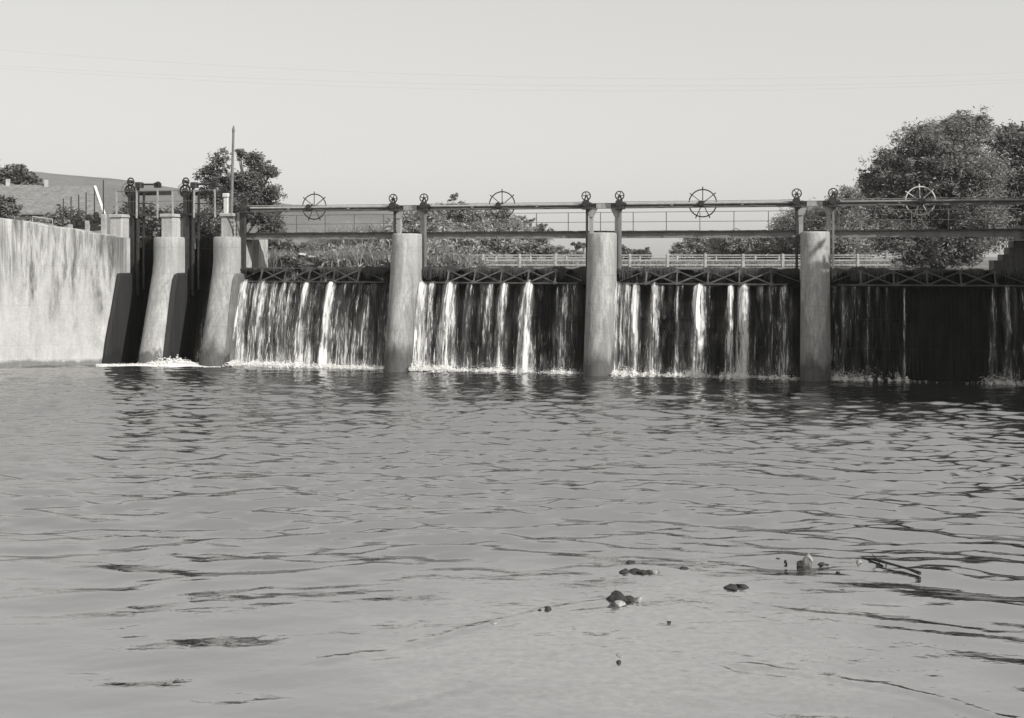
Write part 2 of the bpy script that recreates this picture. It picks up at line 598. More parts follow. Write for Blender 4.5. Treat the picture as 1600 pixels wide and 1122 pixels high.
# dam line Y as a function of bearing u: Y = a + b*X
bsl = SA / CA
aint = OY + 2.4 * CA + bsl * 2.4 * SA
Yd_ = aint / (1 - bsl * uu)
YW = 10.5 * (Yd_[None, :] / 10.5) ** tq[:, None]
XW = uu[None, :] * YW
ZW = np.zeros_like(XW)
wr = np.random.default_rng(21)
warp = 0.9 * fbm(XW, YW, 4.0, 61, 3)
envs = [1.0 + 1.5 * fbm(XW + k * 13.7, YW, 2.2 + (k % 4) * 1.2, 5 + k, 2) for k in range(8)]
far_ = smooth0(16, 40, YW)
for k in range(84):
    lam = 0.24 * (2.1 / 0.24) ** (wr.uniform(0, 1) ** 1.0)
    th = R(90) + R(wr.normal(0, 13 if lam > 0.9 else 21)) + (R(6) if k % 2 else R(-8))
    kx, ky = math.cos(th), math.sin(th)
    slope = 0.025 if lam < 0.9 else 0.020
    amp = slope * lam / (2 * math.pi)
    # let the short ones drop out where the mesh gets coarse
    ph = wr.uniform(0, 6.28)
    loc_ = envs[k % 8] * (1.0 if lam > 0.9 else (0.35 + 0.75 * smooth0(15, 25, YW)))
    arg = 2 * math.pi / lam * (kx * XW + ky * (YW + warp * 0.6)) + ph
    ZW += amp * loc_ * np.sin(arg)
gust_ = 1.0 + 0.55 * fbm(XW, YW, 9.0, 88, 3)
shr = np.sqrt(((XW - 1.6) / 4.2) ** 2 + ((YW - 14.6) / 3.8) ** 2) + 0.5 * fbm(XW, YW, 1.6, 17, 3)
shal_ = 1 - smooth0(0.45, 1.5, shr)
nearf = 0.52 + 0.73 * smooth0(12.0, 22.0, YW) - 0.15 * smooth0(30, 40, YW)
ZW *= (1 - 0.40 * smooth0(38, 48, YW - bsl * XW))
ZW *= gust_ * nearf * (1 - 0.80 * shal_)
def ridge(pts, amp, wid):
    """low wavelet running along a line on the shallows"""
    best = np.full(XW.shape, 1e9); sign = np.zeros(XW.shape)
    for (ax, ay), (bx, by) in zip(pts[:-1], pts[1:]):
        ddx, ddy = bx - ax, by - ay
        L2 = ddx * ddx + ddy * ddy
        t = np.clip(((XW - ax) * ddx + (YW - ay) * ddy) / L2, 0, 1)
        dist = np.hypot(XW - ax - t * ddx, YW - ay - t * ddy)
        side = np.sign((XW - ax) * ddy - (YW - ay) * ddx)
        m_ = dist < best
        best = np.where(m_, dist, best); sign = np.where(m_, side, sign)
    q = best * sign + 0.10 * fbm(XW, YW, 0.5, 77, 3)
    return amp * (np.exp(-(q / wid) ** 2) - 0.6 * np.exp(-((q - wid * 1.8) / wid) ** 2)) * (0.75 + 0.9 * fbm(XW, YW, 0.9, 78, 3))


def wp(px, py):
    Yq = 9000.0 / (py - 400)
    return ((px - 800) / 1800.0 * Yq, Yq)


ZRID = ridge([wp(*p) for p in ((500, 1035), (600, 1018), (700, 990), (780, 970), (860, 950), (950, 938))], 0.016, 0.10)
ZRID += ridge([wp(*p) for p in ((620, 1100), (720, 1078), (810, 1040), (900, 1012), (960, 990))], 0.010, 0.09)
ZRID += ridge([wp(*p) for p in ((1160, 1040), (1260, 1052), (1380, 1072), (1480, 1098), (1580, 1125))], 0.016, 0.09)
ZRID += ridge([wp(*p) for p in ((1180, 945), (1280, 960), (1420, 975), (1600, 990))], 0.014, 0.10)
ZW += shal_ * 0.012 * fbm(XW, YW, 0.35, 33, 3) + 0.02 * fbm(XW, YW, 2.5, 34, 2) * nearf
ZW += ZRID
edge_ = smooth0(0, 0.03, (UL - np.abs(uu)) / UL)[None, :] * smooth0(0, 0.02, tq)[:, None] * smooth0(0, 0.005, 1 - tq)[:, None]
ZW *= edge_
ii = np.arange(NR * NC).reshape(NR, NC)
FW = np.stack([ii[:-1, :-1], ii[:-1, 1:], ii[1:, 1:], ii[1:, :-1]], -1).reshape(-1, 4)
VW = np.stack([XW, YW, ZW], -1).reshape(-1, 3)
nb = len(VW)
p0 = D(-70, 2.4); p1 = D(60, 2.4)
extra = np.array([(-260, -120, 0), (260, -120, 0), (p1.x, p1.y, 0), (p0.x, p0.y, 0)], float)
c00, c01, c10, c11 = ii[0, 0], ii[0, -1], ii[-1, 0], ii[-1, -1]
FX = np.array([(nb, nb + 1, c01, c00), (nb + 1, nb + 2, c11, c01), (nb + 3, nb, c00, c10)])
rw = npmesh('river_water', np.concatenate([VW, extra]), np.concatenate([FW, FX]), wm, smooth=True)
tag(rw, kind='structure', label='rippled grey river water below the weir')
mb = MB()
q0 = D(-21, 3.2); q1 = D(22, 3.2)
mb.add([(q0.x, q0.y, 4.02), (q1.x, q1.y, 4.02), (60, 96, 4.02), (-40, 96, 4.02)], [(0, 1, 2, 3)])
tag(mb.build('upstream_water', wm), kind='structure', label='impounded river behind the gates')

# ground sheet below everything, out to the horizon
gm = simple('ground_soil', 0.20, 0.35, 0.8, 0.95, 0, 0.05, kind='World')
mb = MB()
mb.add([(-2200, -1200, -1.6), (2200, -1200, -1.6), (2200, 1210, -1.6), (-2200, 1210, -1.6)], [(0, 1, 2, 3)])
tag(mb.build('ground', gm), kind='structure', label='river bed and low ground')


def field_mat():
    m = NT('hill_pasture')
    n1 = m.noise(0.05, 5, 0.6, kind='World', stretch=(1, 0.6, 2))
    n2 = m.noise(1.2, 6, 0.7, kind='World')
    v = m.maprange(n1, 0.3, 0.7, 0.12, 0.19)
    v = m.math('MULTIPLY', v, m.maprange(n2, 0.3, 0.7, 0.72, 1.25))
    m.value_to_base(v)
    m.b.inputs['Roughness'].default_value = 0.95
    m.bump(n2, 1.0, 0.35)
    return m.m


def smooth(a, b, x):
    t = np.clip((x - a) / (b - a), 0, 1)
    return t * t * (3 - 2 * t)


def terrain_z(X, Y):
    u = 800 + X / np.maximum(Y, 1) * F
    hA = np.interp(u, [-1500, -400, -200, 60, 180, 300, 450, 620, 700, 800, 900, 960, 4000],
                   [34, 31, 29, 26.2, 24.5, 21.7, 18, 17.2, 15.5, 10.5, 6, 4.1, 4.1])
    hB = np.interp(u, [560, 640, 680, 750, 800, 850, 870, 913, 960], [4.1, 9, 10.4, 10.0, 8.6, 6.9, 6.2, 5.2, 4.1])
    z = 4.1 + (hA - 4.1) * smooth(135, 300, Y) + 0 * X
    z = np.where(Y > 300, 4.1 + (hA - 4.1) * (1 + 0.0 * Y) - (Y - 300) * 0.03, z)
    zb = 4.1 + (hB - 4.1) * smooth(105, 150, Y) * (1 - smooth(150, 230, Y))
    z = np.maximum(z, zb)
    left = smooth(-17.5, -20.5, X + (Y - 52) * 0.30) if False else smooth(0.0, 3.0, (-18.3 - 0.30 * (Y - 54)) - X)
    z = np.where(Y < 135, np.maximum(z, 4.1 + 1.75 * left), np.maximum(z, 4.1 + 1.75 * left * smooth(200, 135, Y)))
    return z + fbm(X, Y, 9, 3) * 0.25 * smooth(80, 160, Y)


# terrain: polar sheet upstream
us = np.linspace(-1.6, 1.6, 380)
ys = np.concatenate([np.linspace(57.5, 120, 40), np.linspace(123, 330, 70), np.geomspace(345, 1200, 14)])
U, Y_ = np.meshgrid(us, ys)
X_ = U * Y_
pool = (X_ > -18.5) & (X_ < 30) & (Y_ < 88 - np.clip(-(X_ + 2) * 5.0, 0, 26))
Z_ = terrain_z(X_, Y_)
Z_ = np.where(pool, 2.0, Z_)
Z_ = np.where(Y_ > 600, np.minimum(Z_, 20 - (Y_ - 600) * 0.02), Z_)
ny, nx = X_.shape
idx = np.arange(ny * nx).reshape(ny, nx)
Fq = np.stack([idx[:-1, :-1], idx[:-1, 1:], idx[1:, 1:], idx[1:, :-1]], -1).reshape(-1, 4)
tag(npmesh('hills', np.stack([X_, Y_, Z_], -1), Fq, field_mat(), smooth=True), kind='structure',
    label='pasture bank and hill slope behind the weir')

# left bank terrace behind the wing wall, right bank terrace
mb = MB()
grassm = field_mat(); M['mound'] = grassm
mb.add([(-19.4, 56.3, 5.7), (-23.6, 55.3, 6.1), (-60, 45, 6.3), (-200, 0, 8), (-200, 60, 7), (-60, 60, 6.2), (-21, 60, 5.82)],
       [(0, 6, 5, 4, 3, 2, 1)])
tag(mb.build('left_bank_terrain', grassm), kind='structure', label='bank top behind the tall retaining wall')
mb = MB()
e0 = D(22.5, -0.5); e1 = D(22.5, 9)
mb.add([(e0.x, e0.y, 6.0), (26, 30, 6.0), (32, 5, 6.0), (200, -20, 7), (200, 60, 7), (e1.x, e1.y, 6.0)], [(0, 1, 2, 3, 4, 5)])
mb.add([(e0.x, e0.y, -1), (26, 30, -1), (32, 5, -1), (200, -20, -1), (e0.x, e0.y, 6), (26, 30, 6), (32, 5, 6), (200, -20, 7)],
       [(0, 1, 5, 4), (1, 2, 6, 5), (2, 3, 7, 6)])
tag(mb.build('right_bank_terrain', grassm), kind='structure', label='bank top beside the right abutment')

# ================================================================== CONCRETE
def pier(name, s, ztop, label, group, mat, hw=HW, length=2.7, batter=1.0, shoulder=None, nose=0.42):
    """pier with a chamfered, battered nose; origin at the foot of the nose"""
    rings = []
    zs = [-1.2, 0, 0.5, 1, 1.6, 2.2, 2.8, 3.4, 4.0, 4.3, 4.8, 5.4, ztop - 0.08, ztop - 0.03, ztop]
    for z in zs:
        if shoulder:
            y0 = batter * min(max(z, -1.2) / shoulder, 1.0)
        else:
            y0 = batter * z / ztop
        i = 0.0 if z < ztop - 0.05 else (0.02 if z < ztop - 0.01 else 0.06)
        a = hw - i
        y0 += i
        flat = hw * 0.40
        pr = [(-hw * math.sin(q), nose * 1.45 * (1 - math.cos(q))) for q in (0.16, 0.42, 0.68, 0.90, 1.10, 1.30, 1.50)]
        pts = [(max(-a, px), y0 + py, z) for px, py in pr]
        # widen slightly towards the foot like the photo's piers
        wd = 1.0 + 0.05 * max(0, (3.0 - z)) / 3.0
        pts = [(px * wd, py, pz) for px, py, pz in pts]
        back = [(-hw * wd + i, length - i, z)]
        left = pts + back
        right = [(-px, py, pz) for px, py, pz in left]
        rings.append(left[::-1] + right[0:])
    mb = MB(); mb.loft(rings)
    o = mb.build(name, mat, loc=D(s, 0, 0), rz=ANG, smooth=True)
    recalc(o)
    mod = o.modifiers.new('soft', 'BEVEL'); mod.width = 0.02; mod.segments = 2; mod.limit_method = 'ANGLE'; mod.angle_limit = R(50)
    mod = o.modifiers.new('split', 'EDGE_SPLIT'); mod.split_angle = R(35)
    tag(o, label, 'pier', group)
    return o


PG = 'concrete piers between the sluice gates'
pier('weir_pier', PIERS[0], 6.0, 'tall pale concrete pier between the bay of densest falling water and its neighbour', PG, M['pier'])
pier('weir_pier', PIERS[1], 6.0, 'tall pale concrete pier in the middle of the weir', PG, M['pier'])
pier('weir_pier', PIERS[2], 6.0, 'concrete pier half in shade with a V-shaped wet stain on its nose', PG, M['pier'])


def pedestal(root_loc, s0, s1, y0, y1, z0, z1, label):
    mb = MB()
    mb.box(s0, s1, y0, y1, z0, z1 - 0.14, 0.02)
    mb.box(s0 - 0.06, s1 + 0.06, y0 - 0.06, y1 + 0.06, z1 - 0.138, z1, 0.02)
    o = mb.build('concrete_pedestal', M['block'], loc=D(0, 0, 0), rz=ANG)
    return o


def small_pier(s, label, hw=0.60):
    root = empty('sluice_pier', D(s, 0, 0), ANG)
    rings = []
    for z in [-1.2, 0, 0.8, 1.6, 2.4, 3.2, 3.9, 4.15, 4.8, 5.4, 5.82, 5.9]:
        y0 = 1.25 * min(z, 4.15) / 4.15 + (0.12 if z > 4.2 else 0)
        i = 0.05 if z > 5.85 else 0
        prof = [(-hw * math.sin(q), 0.5 * (1 - math.cos(q))) for q in (0.16, 0.45, 0.72, 0.95, 1.15, 1.32, 1.5)]
        left = [(max(px, -hw + i), y0 + py + i, z) for px, py in prof] + [(-hw + i, 3.3, z)]
        rr = [(-px, py, pz) for px, py, pz in left]
        rings.append(left[::-1] + rr)
    mb = MB(); mb.loft(rings)
    o = recalc(mb.build('pier_body', M['pier_small_' + str(1 if s < -16 else 2)], root, smooth=True))
    mod = o.modifiers.new('split', 'EDGE_SPLIT'); mod.split_angle = R(35)
    # dark lower flank that stands forward of the upper pier
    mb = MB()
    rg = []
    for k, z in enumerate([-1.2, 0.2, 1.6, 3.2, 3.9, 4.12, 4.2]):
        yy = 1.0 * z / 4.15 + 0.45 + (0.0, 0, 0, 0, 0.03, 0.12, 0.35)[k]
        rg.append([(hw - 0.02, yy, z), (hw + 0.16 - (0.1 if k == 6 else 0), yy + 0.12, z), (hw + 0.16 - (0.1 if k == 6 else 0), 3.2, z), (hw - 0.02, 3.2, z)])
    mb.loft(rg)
    recalc(mb.build('dark_flank', M['dark_concrete'] if s < -16 else M['abut2'], root))
    mb = MB()
    mb.box(-0.28, 0.30, 1.9, 3.0, 5.9, 6.86, 0.02)
    mb.box(-0.34, 0.36, 1.84, 3.06, 6.862, 7.0, 0.02)
    recalc(mb.build('pedestal', M['block'], root))
    tag(root, label, 'pier', 'piers of the small sluices')
    return root


M['pier_small_1'] = M['pier_small']
M['pier_small_2'] = M['pier']
small_pier(S_L1, 'narrow sunlit concrete pier between the two small dark sluice openings')
small_pier(S_L2, 'concrete pier with a pedestal and iron ladder at the start of the big gates')

# left wing wall with abutment end
mb = MB()
cA = D(S_AB, 0, 0)
base = [(cA.x, cA.y)]
wall_pts = [(D(S_AB, 0).x, D(S_AB, 0).y, 4.1), ]
nW = Vector((0.24, -0.97, 0)).normalized()
line = []
for k, (px, top) in enumerate([(188, 371), (160, 366.5), (137, 364), (98, 357.5), (53, 352.5), (20, 347), (0, 344.7), (-60, 338), (-160, 325), (-320, 300), (-600, 260)]):
    # foot line of the wall, straight then bending towards the near bank
    t = (188 - px) / 188.0
    if k < 7:
        Yf = 53.33 - 1.1 * t
    else:
        Yf = 52.2 - 4.5 * (t - 1.0) ** 1.1
    Xf = (max(px, -900) - 800 - (30 * max(0, 1 - t * 1.0) if t < 1 else 0)) / F * Yf
    ztop = CAMZ + (400 - top) / F * (Yf + 1.3)
    line.append((Xf, Yf, ztop))
rings = []
for (X, Y, zt) in line:
    sec = []
    for z in (-1.2, 0.0, 0.25, 0.26, 1.0, 2.0, 3.0, 4.0, 4.8, zt - 0.03, zt):
        b = 1.35 * (1 - (1 - max(z, -0.5) / (zt + 0.6)) ** 1.7)
        if z <= 0.25:
            b -= 0.22
        if z == zt:
            b += 0.05
        p = Vector((X, Y, 0)) + Vector((-SA, CA, 0)) * b
        sec.append((p.x, p.y, z))
    pb = Vector((X, Y, 0)) + Vector((-SA, CA, 0)) * 2.4
    sec += [(pb.x, pb.y, zt - 0.02), (pb.x, pb.y, -1.2)]
    rings.append(sec)
mb.loft(rings, caps=True)
wallroot = empty('retaining_wall', (line[0][0], line[0][1], 0))
o = mb.build('wall_face', M['wall'], None)
recalc(o)
o.parent = wallroot; o.location = -wallroot.location
tag(wallroot, 'tall streaked concrete retaining wall lit by the sun, beside the small sluices', 'wall')
# return of the abutment along the sluice
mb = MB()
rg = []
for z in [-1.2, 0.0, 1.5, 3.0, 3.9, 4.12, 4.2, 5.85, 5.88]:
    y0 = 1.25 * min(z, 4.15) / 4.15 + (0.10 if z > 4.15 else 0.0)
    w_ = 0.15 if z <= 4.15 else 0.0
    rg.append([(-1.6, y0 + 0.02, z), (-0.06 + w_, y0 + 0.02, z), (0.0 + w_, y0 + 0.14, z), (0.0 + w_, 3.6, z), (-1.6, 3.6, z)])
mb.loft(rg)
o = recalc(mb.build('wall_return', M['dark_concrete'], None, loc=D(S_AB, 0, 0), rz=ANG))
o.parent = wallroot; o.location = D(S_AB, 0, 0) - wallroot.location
mb = MB(); mb.box(-0.75, -0.12, 1.9, 3.0, 5.88, 6.86, 0.02); mb.box(-0.8, -0.06, 1.84, 3.06, 6.862, 7.0, 0.02)
o = recalc(mb.build('pedestal', M['block'], None, rz=ANG))
o.parent = wallroot; o.location = D(S_AB, 0, 0) - wallroot.location

# pale block behind the first gate
mb = MB()
mb.box(-0.62, 0.12, 0, 1.0, 2.0, 5.85, 0.03)
o = recalc(mb.build('concrete_block', M['block'], loc=D(s_at(401, 4.0), 4.0, 0), rz=ANG))
tag(o, 'pale square concrete block standing behind the first big gate', 'concrete block')

# right abutment with steps
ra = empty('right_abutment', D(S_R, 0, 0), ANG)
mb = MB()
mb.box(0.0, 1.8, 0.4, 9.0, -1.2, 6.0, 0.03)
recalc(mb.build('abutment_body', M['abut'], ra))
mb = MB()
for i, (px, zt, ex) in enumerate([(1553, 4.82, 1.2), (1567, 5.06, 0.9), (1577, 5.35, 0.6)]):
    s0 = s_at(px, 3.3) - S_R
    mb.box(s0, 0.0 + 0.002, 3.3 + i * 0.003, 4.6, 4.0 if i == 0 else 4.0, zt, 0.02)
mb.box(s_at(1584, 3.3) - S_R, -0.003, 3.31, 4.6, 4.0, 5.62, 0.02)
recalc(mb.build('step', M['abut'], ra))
mb = MB()
mb.box(-0.75, 2.2, 1.5, 4.8, 6.03, 6.22, 0.01)
mb.box(-0.62, -0.4, 1.6, 4.6, 5.70, 6.028, 0.01)
recalc(mb.build('platform', M['steel_dark'], ra))
mb = MB()
for k in range(9):
    x = -0.72 + k * 0.3
    mb.bar((x, 1.62, 6.2 + max(0, k * 0.16)), (x, 1.62, 7.0 + k * 0.16), 0.035)
mb.bar((-0.72, 1.62, 7.0), (1.7, 1.62, 8.3), 0.045)
mb.bar((-0.72, 1.62, 6.3), (1.7, 1.62, 7.5), 0.12, 0.2)
recalc(mb.build('stair_railing', M['steel_dark'], ra))
tag(ra, 'dark shaded concrete abutment with steps and an iron stair rail', 'abutment')
mb = MB()
for px in (1563, 1570, 1574):
    p = at(px, 403, 60); q = at(px, 377, 60)
    mb.bar(p, q, 0.07)
mb.bar(at(1562, 381, 60), at(1579, 381, 60), 0.07)
mb.bar(at(1562, 390, 60), at(1579, 392, 60), 0.05)
o = recalc(mb.build('white_handrail', M['steel_pale'])); tag(o, 'short white handrail behind the concrete steps', 'railing')

# ================================================================== GATES
BAYS = [(S_L2 + HW, PIERS[0] - HW), (PIERS[0] + HW, PIERS[1] - HW), (PIERS[1] + HW, PIERS[2] - HW), (PIERS[2] + HW, S_R)]
names_bay = ['first big gate, under the densest falls',
             'second big gate, beside the pier in the middle',
             'third big gate, behind two bright joined jets',
             'fourth big gate, beside the stepped abutment']


def truss_px(b):
    # lattice nodes as photo columns of the verticals, per bay
    return [(408, 560, 4), (700, 868, 4), (1010, 1205, 4), (1345, 1555, 4)][b]


for b, (s0, s1) in enumerate(BAYS):
    root = empty('sluice_gate', D((s0 + s1) / 2, YG, 0), ANG)
    L = s1 - s0
    h = L / 2
    # lower leaf: riveted plates with stiffener seams
    mb = MB()
    mb.box(-h + 0.01, h - 0.01, 0.0, 0.25, -1.0, Z_SILL - 0.04)
    n = 9
    for k in range(n + 1):
        x = -h + 0.15 + k * (L - 0.3) / n
        mb.box(x - 0.05, x + 0.05, -0.03, 0.002, -1.0, Z_SILL - 0.3)
    for z in (1.1, 2.3):
        mb.box(-h + 0.02, h - 0.02, -0.035, 0.003, z, z + 0.09)
    recalc(mb.build('lower_leaf', M['gate'], root))
    mb = MB()
    mb.box(-h + 0.01, h - 0.01, -0.34, 0.24, Z_SILL - 0.035, Z_SILL + 0.05, 0.02)
    recalc(mb.build('crest_sill', M['gate'], root))
    # upper leaf
    mb = MB()
    mb.box(-h + 0.02, h - 0.02, 0.10, 0.3, Z_SILL + 0.06, Z_TOP, 0.02)
    mb.box(-h + 0.02, h - 0.02, -0.05, 0.098, Z_TOP - 0.10, Z_TOP - 0.01, 0.01)
    mb.box(-h + 0.02, -h + 0.55, 0.0, 0.097, Z_SILL + 0.1, Z_TOP - 0.12, 0.01)
    mb.box(h - 1.0, h - 0.02, 0.0, 0.097, Z_SILL + 0.1, Z_TOP - 0.12, 0.01)
    ul = recalc(mb.build('upper_leaf', M['gate'], root))
    # lattice
    px0, px1, npan = truss_px(b)
    a0 = s_at(px0, YG - 0.3) - (s0 + s1) / 2
    a1 = s_at(px1, YG - 0.3) - (s0 + s1) / 2
    pw_ = (a1 - a0) / npan
    mb = MB()
    yt, yb = -0.14, -0.42
    zt, zb = Z_TOP - 0.07, Z_SILL + 0.10
    mb.bar((-h + 0.3, yb, zb), (h - 0.5, yb, zb), 0.07, 0.05)
    for k in range(npan + 1):
        x = a0 + k * pw_
        mb.bar((x, yt, zt), (x, yb, zb), 0.055, 0.05)
        mb.disc((x, yt - 0.035, zt - 0.03), 0.10, 0.02, 8)
        mb.disc((x, yb - 0.035, zb + 0.03), 0.09, 0.02, 8)
        if k < npan:
            x2 = x + pw_
            mb.bar((x, yb - 0.025, zb), (x2, yt - 0.025, zt), 0.055, 0.06)
            mb.bar((x, yt + 0.03, zt), (x2, yb + 0.03, zb), 0.045, 0.05)
            mb.disc((x + pw_ / 2, (yt + yb) / 2 - 0.055, (zt + zb) / 2), 0.07, 0.02, 8)
    # end diagonals back to the leaf
    mb.bar((a0, yt, zt), (a0 - pw_ * 0.9, 0.0, zb + 0.1), 0.045)
    mb.bar((a1, yt, zt), (a1 + pw_ * 0.9, 0.0, zb + 0.1), 0.045)
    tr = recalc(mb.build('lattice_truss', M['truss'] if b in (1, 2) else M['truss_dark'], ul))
    # fringe of weed and algae hanging over the upper leaf and its top edge
    nf = 1500
    fx_ = rng.uniform(-h + 0.05, h - 0.05, nf)
    dens_ = 0.5 + 1.6 * fbm(fx_, fx_ * 0 + b * 7, 0.5, 401, 3)
    ln_ = np.clip(rng.uniform(0.05, 0.34, nf) * (0.4 + dens_), 0.03, 0.5)
    up_ = rng.uniform(0.0, 0.07, nf) * np.clip(dens_ * 1.4, 0, 2)
    wf = rng.uniform(0.008, 0.028, nf); yf = rng.uniform(-0.16, -0.06, nf)
    lx_ = rng.normal(0, 0.03, nf)
    zt_ = Z_TOP + up_
    q0 = np.stack([fx_ - wf, yf + 0.1, zt_], -1); q1 = np.stack([fx_ + wf, yf + 0.1, zt_], -1)
    q2 = np.stack([fx_ + wf, yf, zt_ - up_ - 0.02], -1); q3 = np.stack([fx_ - wf, yf, zt_ - up_ - 0.02], -1)
    q4 = np.stack([fx_ + wf * 0.3 + lx_, yf - 0.02, zt_ - up_ - ln_], -1); q5 = np.stack([fx_ - wf * 0.3 + lx_, yf - 0.02, zt_ - up_ - ln_], -1)
    VVf = np.stack([q0, q1, q2, q3, q4, q5], 1).reshape(-1, 3)
    kf = np.arange(nf)[:, None] * 6
    tag(npmesh('weed_fringe', VVf, np.concatenate([kf + np.array([0, 1, 2, 3]), kf + np.array([3, 2, 4, 5])]), M['weed'], ul), kind='stuff')
    tag(root, 'dark wet steel sluice gate, ' + names_bay[b], 'sluice gate', 'big sluice gates of the weir')

for i, (px, zz_, ln, lab) in enumerate([(425, 4.46, 0.5, 'tuft of drift weed caught on the first gate beside the pale block'),
                                     (540, 4.46, 0.6, 'drift twigs lying on top of the first gate'),
                                     (600, 4.46, 0.3, 'small tuft of drift on the first gate beside the tall pier'),
                                     (700, 4.46, 0.5, 'drift weed on top of the second gate'),
                                     (790, 4.46, 0.35, 'small drift clump on the second gate near its lattice'),
                                     (1000, 4.46, 0.4, 'drift weed on the third gate beside the middle pier'),
                                     (1200, 4.46, 0.4, 'drift clump on the third gate beside the shaded pier')]):
    mb = MB(); rr_ = random.Random(i + 50)
    o_ = D(s_at(px, YG + 0.15), YG + 0.15, zz_)
    mb.box(-ln, ln, -0.13, 0.01, -0.05, 0.015, 0.02)
    for _ in range(30):
        a_ = Vector((rr_.uniform(-ln, ln), rr_.uniform(-.12, .0), rr_.uniform(-.04, .01)))
        b_ = a_ + Vector((rr_.uniform(-.2, .2), rr_.uniform(-.12, .05), rr_.uniform(-.14, .12)))
        mb.tube([a_, a_.lerp(b_, .5) + Vector((0, -.02, .02)), b_], [0.009, 0.007, 0.003], 4)
    tag(mb.build('drift_weed', M['trunk'], loc=o_, rz=ANG), lab, 'drift weed', 'drift weed caught on the gates')

# small gates in the left openings
for i, (a, c, lab) in enumerate([(S_AB, S_L1 - 0.6, 'small dark sluice gate beside the retaining wall'),
                                (S_L1 + 0.6, S_L2 - 0.6, 'small dark sluice gate beside the pier with the ladder')]):
    mid = (a + c) / 2; hh = (c - a) / 2
    root = empty('small_sluice_gate', D(mid, 3.2, 0), ANG)
    mb = MB()
    mb.box(-hh + 0.01, hh - 0.01, 0, 0.2, -1, 5.345)
    for k in range(5):
        mb.box(-hh + 0.02, hh - 0.02, -0.08, 0.002, 0.4 + k * 0.95, 0.5 + k * 0.95)
    recalc(mb.build('gate_leaf', M['gate'], root))
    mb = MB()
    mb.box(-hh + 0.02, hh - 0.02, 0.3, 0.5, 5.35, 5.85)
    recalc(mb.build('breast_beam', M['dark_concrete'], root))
    tag(root, lab, 'sluice gate', 'small sluice gates')

# ================================================================== STEEL SUPERSTRUCTURE
Z_B0, Z_B1 = 7.06, 7.29
SL = s_at(377, YG + 0.1)
gantry = empty('hoist_gantry', D(0, YG, 0), ANG)
mb = MB()
# I section: web and flanges
SB0, SB1 = SL - 0.1, S_R + 2.0
mb.box(SB0, SB1, 0.06, 0.09, Z_B0 + 0.02, Z_B1 - 0.02)
mb.box(SB0, SB1, -0.03, 0.18, Z_B1 - 0.018, Z_B1 + 0.01)
mb.box(SB0, SB1, -0.03, 0.18, Z_B0, Z_B0 + 0.018)
for bs0, bs1 in BAYS:
    for q in (0.25, 0.5, 0.75):
        xk = bs0 + (bs1 - bs0) * q
        mb.box(xk - 0.14, xk + 0.14, 0.045, 0.0595, Z_B0 + 0.03, Z_B1 - 0.03)
recalc(mb.build('top_beam', M['steel'], gantry))
for ps in PIERS:
    for sg in (-1, 1):
        x = ps + sg * 0.56
        mb = MB()
        mb.box(x - 0.085, x + 0.085, 0.04, 0.2, 5.9 if sg < 0 else 4.4, 6.72)
        # flared head
        mb.loft([[(x - 0.09, 0.0, 6.70), (x + 0.09, 0.0, 6.70), (x + 0.09, 0.16, 6.70), (x - 0.09, 0.16, 6.70)],
                 [(x - 0.26, 0.0, 7.05), (x + 0.26, 0.0, 7.05), (x + 0.26, 0.16, 7.05), (x - 0.26, 0.16, 7.05)]])
        recalc(mb.build('column', M['steel_pale'], gantry))
        x = ps + sg * 0.73
        mb = MB()
        mb.box(x - 0.03, x + 0.03, -0.1, -0.04, 4.3, 7.05)
        mb.box(x - 0.055, x + 0.055, -0.038, 0.0, 4.3, 7.05)
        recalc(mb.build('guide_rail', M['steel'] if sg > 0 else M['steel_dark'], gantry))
    mb = MB()
    mb.box(ps - 0.32, ps + 0.32, -0.034, 0.055, Z_B0 + 0.02, Z_B1 - 0.02)
    recalc(mb.build('web_plate', M['steel_pale'], gantry))
for px, wdt, mt in ((373.0, 0.07, 'steel_pale'), (378.5, 0.13, 'steel_dark')):
    x = s_at(px, YG)
    mb = MB(); mb.box(x - wdt, x + wdt, -0.06, 0.16, 4.0, 7.05)
    recalc(mb.build('guide_rail', M[mt], gantry))
tag(gantry, 'long riveted steel beam on paired columns carrying the gate hoists across the whole weir', 'hoist frame')

# footbridge
bridge = empty('footbridge', D(0, YG, 0), ANG)
mb = MB()
FB0 = s_at(380, YG + 0.4)
FB1 = S_R - 0.3
mb.box(FB0, FB1, 0.42, 0.45, 5.80, 6.02)
mb.box(FB0, FB1, 0.35, 0.52, 6.022, 6.04)
mb.box(FB0, FB1, 0.35, 0.52, 5.775, 5.798)
mb.box(FB0, FB1, 1.50, 1.53, 5.80, 6.02)
xk = FB0 + 0.6
while xk < FB1:
    mb.box(xk - 0.008, xk + 0.008, 0.375, 0.4195, 5.80, 6.02)
    xk += 1.48
recalc(mb.build('girder', M['steel'], bridge))
mb = MB()
x = FB0
while x < FB1 - 0.3:
    e = min(x + 0.22, FB1)
    dz = random.uniform(-0.008, 0.012)
    mb.box(x, e - 0.015, 0.30 + random.uniform(-0.02, 0.02), 1.6 + random.uniform(-0.03, 0.03), 6.045, 6.095 + dz)
    x += 0.22
recalc(mb.build('deck', M['timber_dark'] if 'timber_dark' in M else M['steel_dark'], bridge))
rail = MB()
for z in (6.52, 6.95):
    rail.tube([(s_at(405, YG + 1.55), 1.58, z), (S_R - 0.6, 1.58, z)], 0.014, 6)
rl = recalc(rail.build('railing', M['rail'], bridge))
x = s_at(463, YG + 1.55)
while x < S_R - 0.8:
    mb = MB(); mb.bar((x, 1.58, 6.05), (x, 1.58, 6.96), 0.034)
    recalc(mb.build('post', M['rail'], rl))
    x += 1.47
tag(bridge, 'narrow steel footbridge with a thin two bar railing over the gates', 'footbridge')


